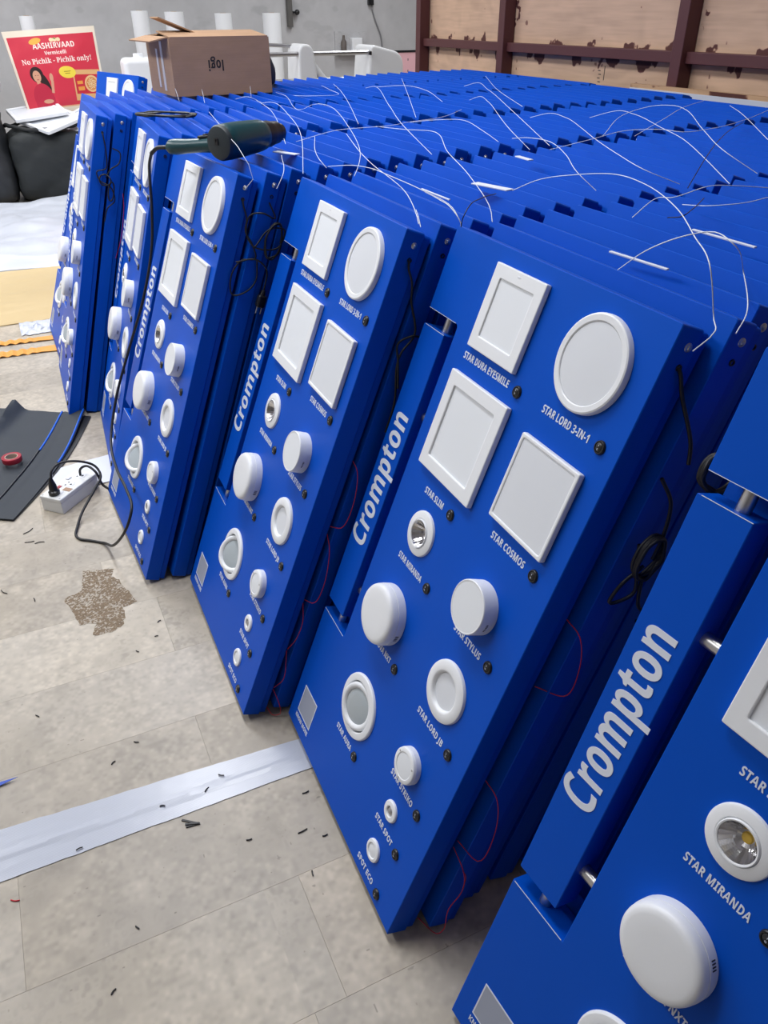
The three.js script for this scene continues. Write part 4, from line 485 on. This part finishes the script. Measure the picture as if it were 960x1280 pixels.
// wide-format machine with rails
{
  const t = thing('roll_machine', 'white machine with two metal rails between rounded end covers', 'machine'); t.position.set(-5.6, 0, -2.0);
  const shell = phys({ color: new THREE.Color().setRGB(0.74, 0.75, 0.76), roughness: 0.3 });
  const post = new THREE.Shape(); post.moveTo(0.02, 0); post.lineTo(0.20, 0); post.lineTo(0.16, 0.7); post.lineTo(0.10, 1.2); post.quadraticCurveTo(0.085, 1.262, 0.03, 1.262); post.quadraticCurveTo(-0.035, 1.262, -0.035, 1.18); post.lineTo(-0.06, 0.6); post.lineTo(-0.06, 0);
  mesh('end_cover', extrude(post, 0.30, 0.02, 3).rotateY(Math.PI / 2).translate(-0.15, 0, 0.19), shell, t);
  mesh('brace', cyl(0.03, 0.03, V(0.1, 0.75, -0.22), V(0.1, 1.12, 0.10), 14), shell, t);
  const end = new THREE.Shape(); end.moveTo(0, 0); end.lineTo(0.34, 0); end.lineTo(0.33, 1.10); end.quadraticCurveTo(0.32, 1.18, 0.25, 1.20); end.lineTo(0.06, 1.245); end.quadraticCurveTo(0.02, 1.245, 0.02, 1.20); end.lineTo(0, 1.0);
  mesh('end_cover', extrude(end, 0.34, 0.02, 3).rotateY(Math.PI / 2).translate(-0.17, 0, -0.39), shell, t);
  mesh('rail', cyl(0.017, 0.017, V(0.12, 1.192, 0.65), V(0.12, 1.192, -0.42), 16), M.steel, t); mesh('rail', cyl(0.017, 0.017, V(0.12, 1.0, 0.60), V(0.12, 1.0, -0.42), 16), M.steel, t); mesh('rail', cyl(0.014, 0.014, V(-0.2, 1.28, 0.9), V(-0.1, 1.24, 0.16), 14), M.steel, t);
  mesh('upright', cyl(0.012, 0.012, V(0.12, 0, 0.55), V(0.12, 1.19, 0.55), 12), M.steel, t); mesh('base_beam', box(0.12, 0.1, 1.2, 0, 0.05, 0.1, 0.01), M.steel, t); mesh('latch', box(0.03, 0.03, 0.02, 0.2, 1.19, -0.39, 0.004), M.black, t);
}
{ const t = thing('pink_board', 'pale pink perforated board beside the brown frame', 'board'); t.position.set(-7.5, 0, -3.8); mesh('board', box(0.02, 1.1, 0.7, 0, 0.55, 0, 0.004), std({ color: new THREE.Color().setRGB(0.78, 0.45, 0.50), roughness: 0.7 }), t); const holes = []; for (let i = 0; i < 8; i++) for (let j = 0; j < 5; j++) holes.push(box(0.002, 0.022, 0.012, 0.0105, 1.03 - i * 0.11, 0.24 - j * 0.12)); mesh('slot_pattern', merge(holes), std({ color: new THREE.Color().setRGB(0.25, 0.16, 0.18), roughness: 0.8 }), t); mesh('top_trim', box(0.03, 0.02, 0.72, 0, 1.11, 0), M.black, t); }
{ // fittings on the far wall
  const t = thing('wall_bracket', 'dark vertical metal bracket on the far white wall', 'bracket'); t.position.set(ROOM.x0 + 0.03, 1.32, -2.95); mesh('channel', box(0.06, 0.7, 0.06, 0, 0.36, 0, 0.004), std({ color: new THREE.Color().setRGB(0.10, 0.095, 0.09), roughness: 0.6 }), t); mesh('knob', new THREE.SphereGeometry(0.03, 14, 10).translate(0.02, 0.16, -0.09), M.black, t); mesh('stay', box(0.04, 0.02, 0.08, 0, 0.16, -0.06), M.black, t);
  one('wall_cable', tube([[ROOM.x0 + 0.02, 2.4, -4.02], [ROOM.x0 + 0.02, 1.6, -4.02], [ROOM.x0 + 0.02, 1.4, -4.08], [ROOM.x0 + 0.02, 1.22, -4.16], [ROOM.x0 + 0.02, 1.05, -4.18]], 0.008, 40, 6), std({ color: new THREE.Color().setRGB(0.20, 0.20, 0.21), roughness: 0.6 }), 'grey cable hanging down the far white wall', 'cable');
  one('wall_switch', merge([box(0.05, 0.10, 0.07, 0, 0, 0, 0.006), box(0.02, 0.05, 0.03, 0.03, -0.01, 0, 0.004)]), M.black, 'small dark box on the far wall above the cable', 'switch').position.set(ROOM.x0 + 0.025, 1.60, -4.02);
  const s = thing('wall_shelf', 'small white wall shelf unit behind the machine rails', 'shelf'); s.position.set(ROOM.x0 + 0.06, 1.02, -3.75); mesh('back_plate', box(0.02, 0.26, 0.44, -0.05, 0.13, 0), M.wall, s); mesh('shelf_board', box(0.12, 0.016, 0.46, 0, 0.02, 0), M.diffuserGrey, s); mesh('bottle', lathe([[0, 0], [0.035, 0], [0.035, 0.12], [0.015, 0.15], [0.015, 0.19], [0, 0.19]], 16).rotateX(-Math.PI / 2).translate(0, 0.028, 0.12), std({ color: new THREE.Color().setRGB(0.12, 0.10, 0.09), roughness: 0.5 }), s); mesh('canister', box(0.08, 0.16, 0.14, 0, 0.108, -0.05, 0.01), M.white, s);
}
// sheet standing against the partition
{ const t = thing('laminate_sheet', 'white laminated sheet with a raw wooden top edge against the partition', 'sheet'); const x0 = -1.66, x1 = 2.4; t.position.set(x0, 0, ZW + 0.024); t.rotation.x = 0; mesh('core', box(x1 - x0, 1.205, 0.024, (x1 - x0) / 2, 0.6025, -0.006), std({ map: plyTex[0], color: new THREE.Color().setRGB(0.9, 0.85, 0.7), roughness: 0.8 }), t); mesh('laminate', box(x1 - x0, 1.19, 0.004, (x1 - x0) / 2, 0.595, 0.008), M.wrap, t); }
one('cable_tie', box(0.16, 0.006, 0.03, 0, 0, 0, 0.002), M.print, 'white flat strip lying on the brown frame rail at right', 'strip').position.set(-0.86, 1.337, ZW - 0.04);

scene.traverse(o => { if (o.isMesh) { o.castShadow = true; o.receiveShadow = true; } });
renderer.render(scene, camera);
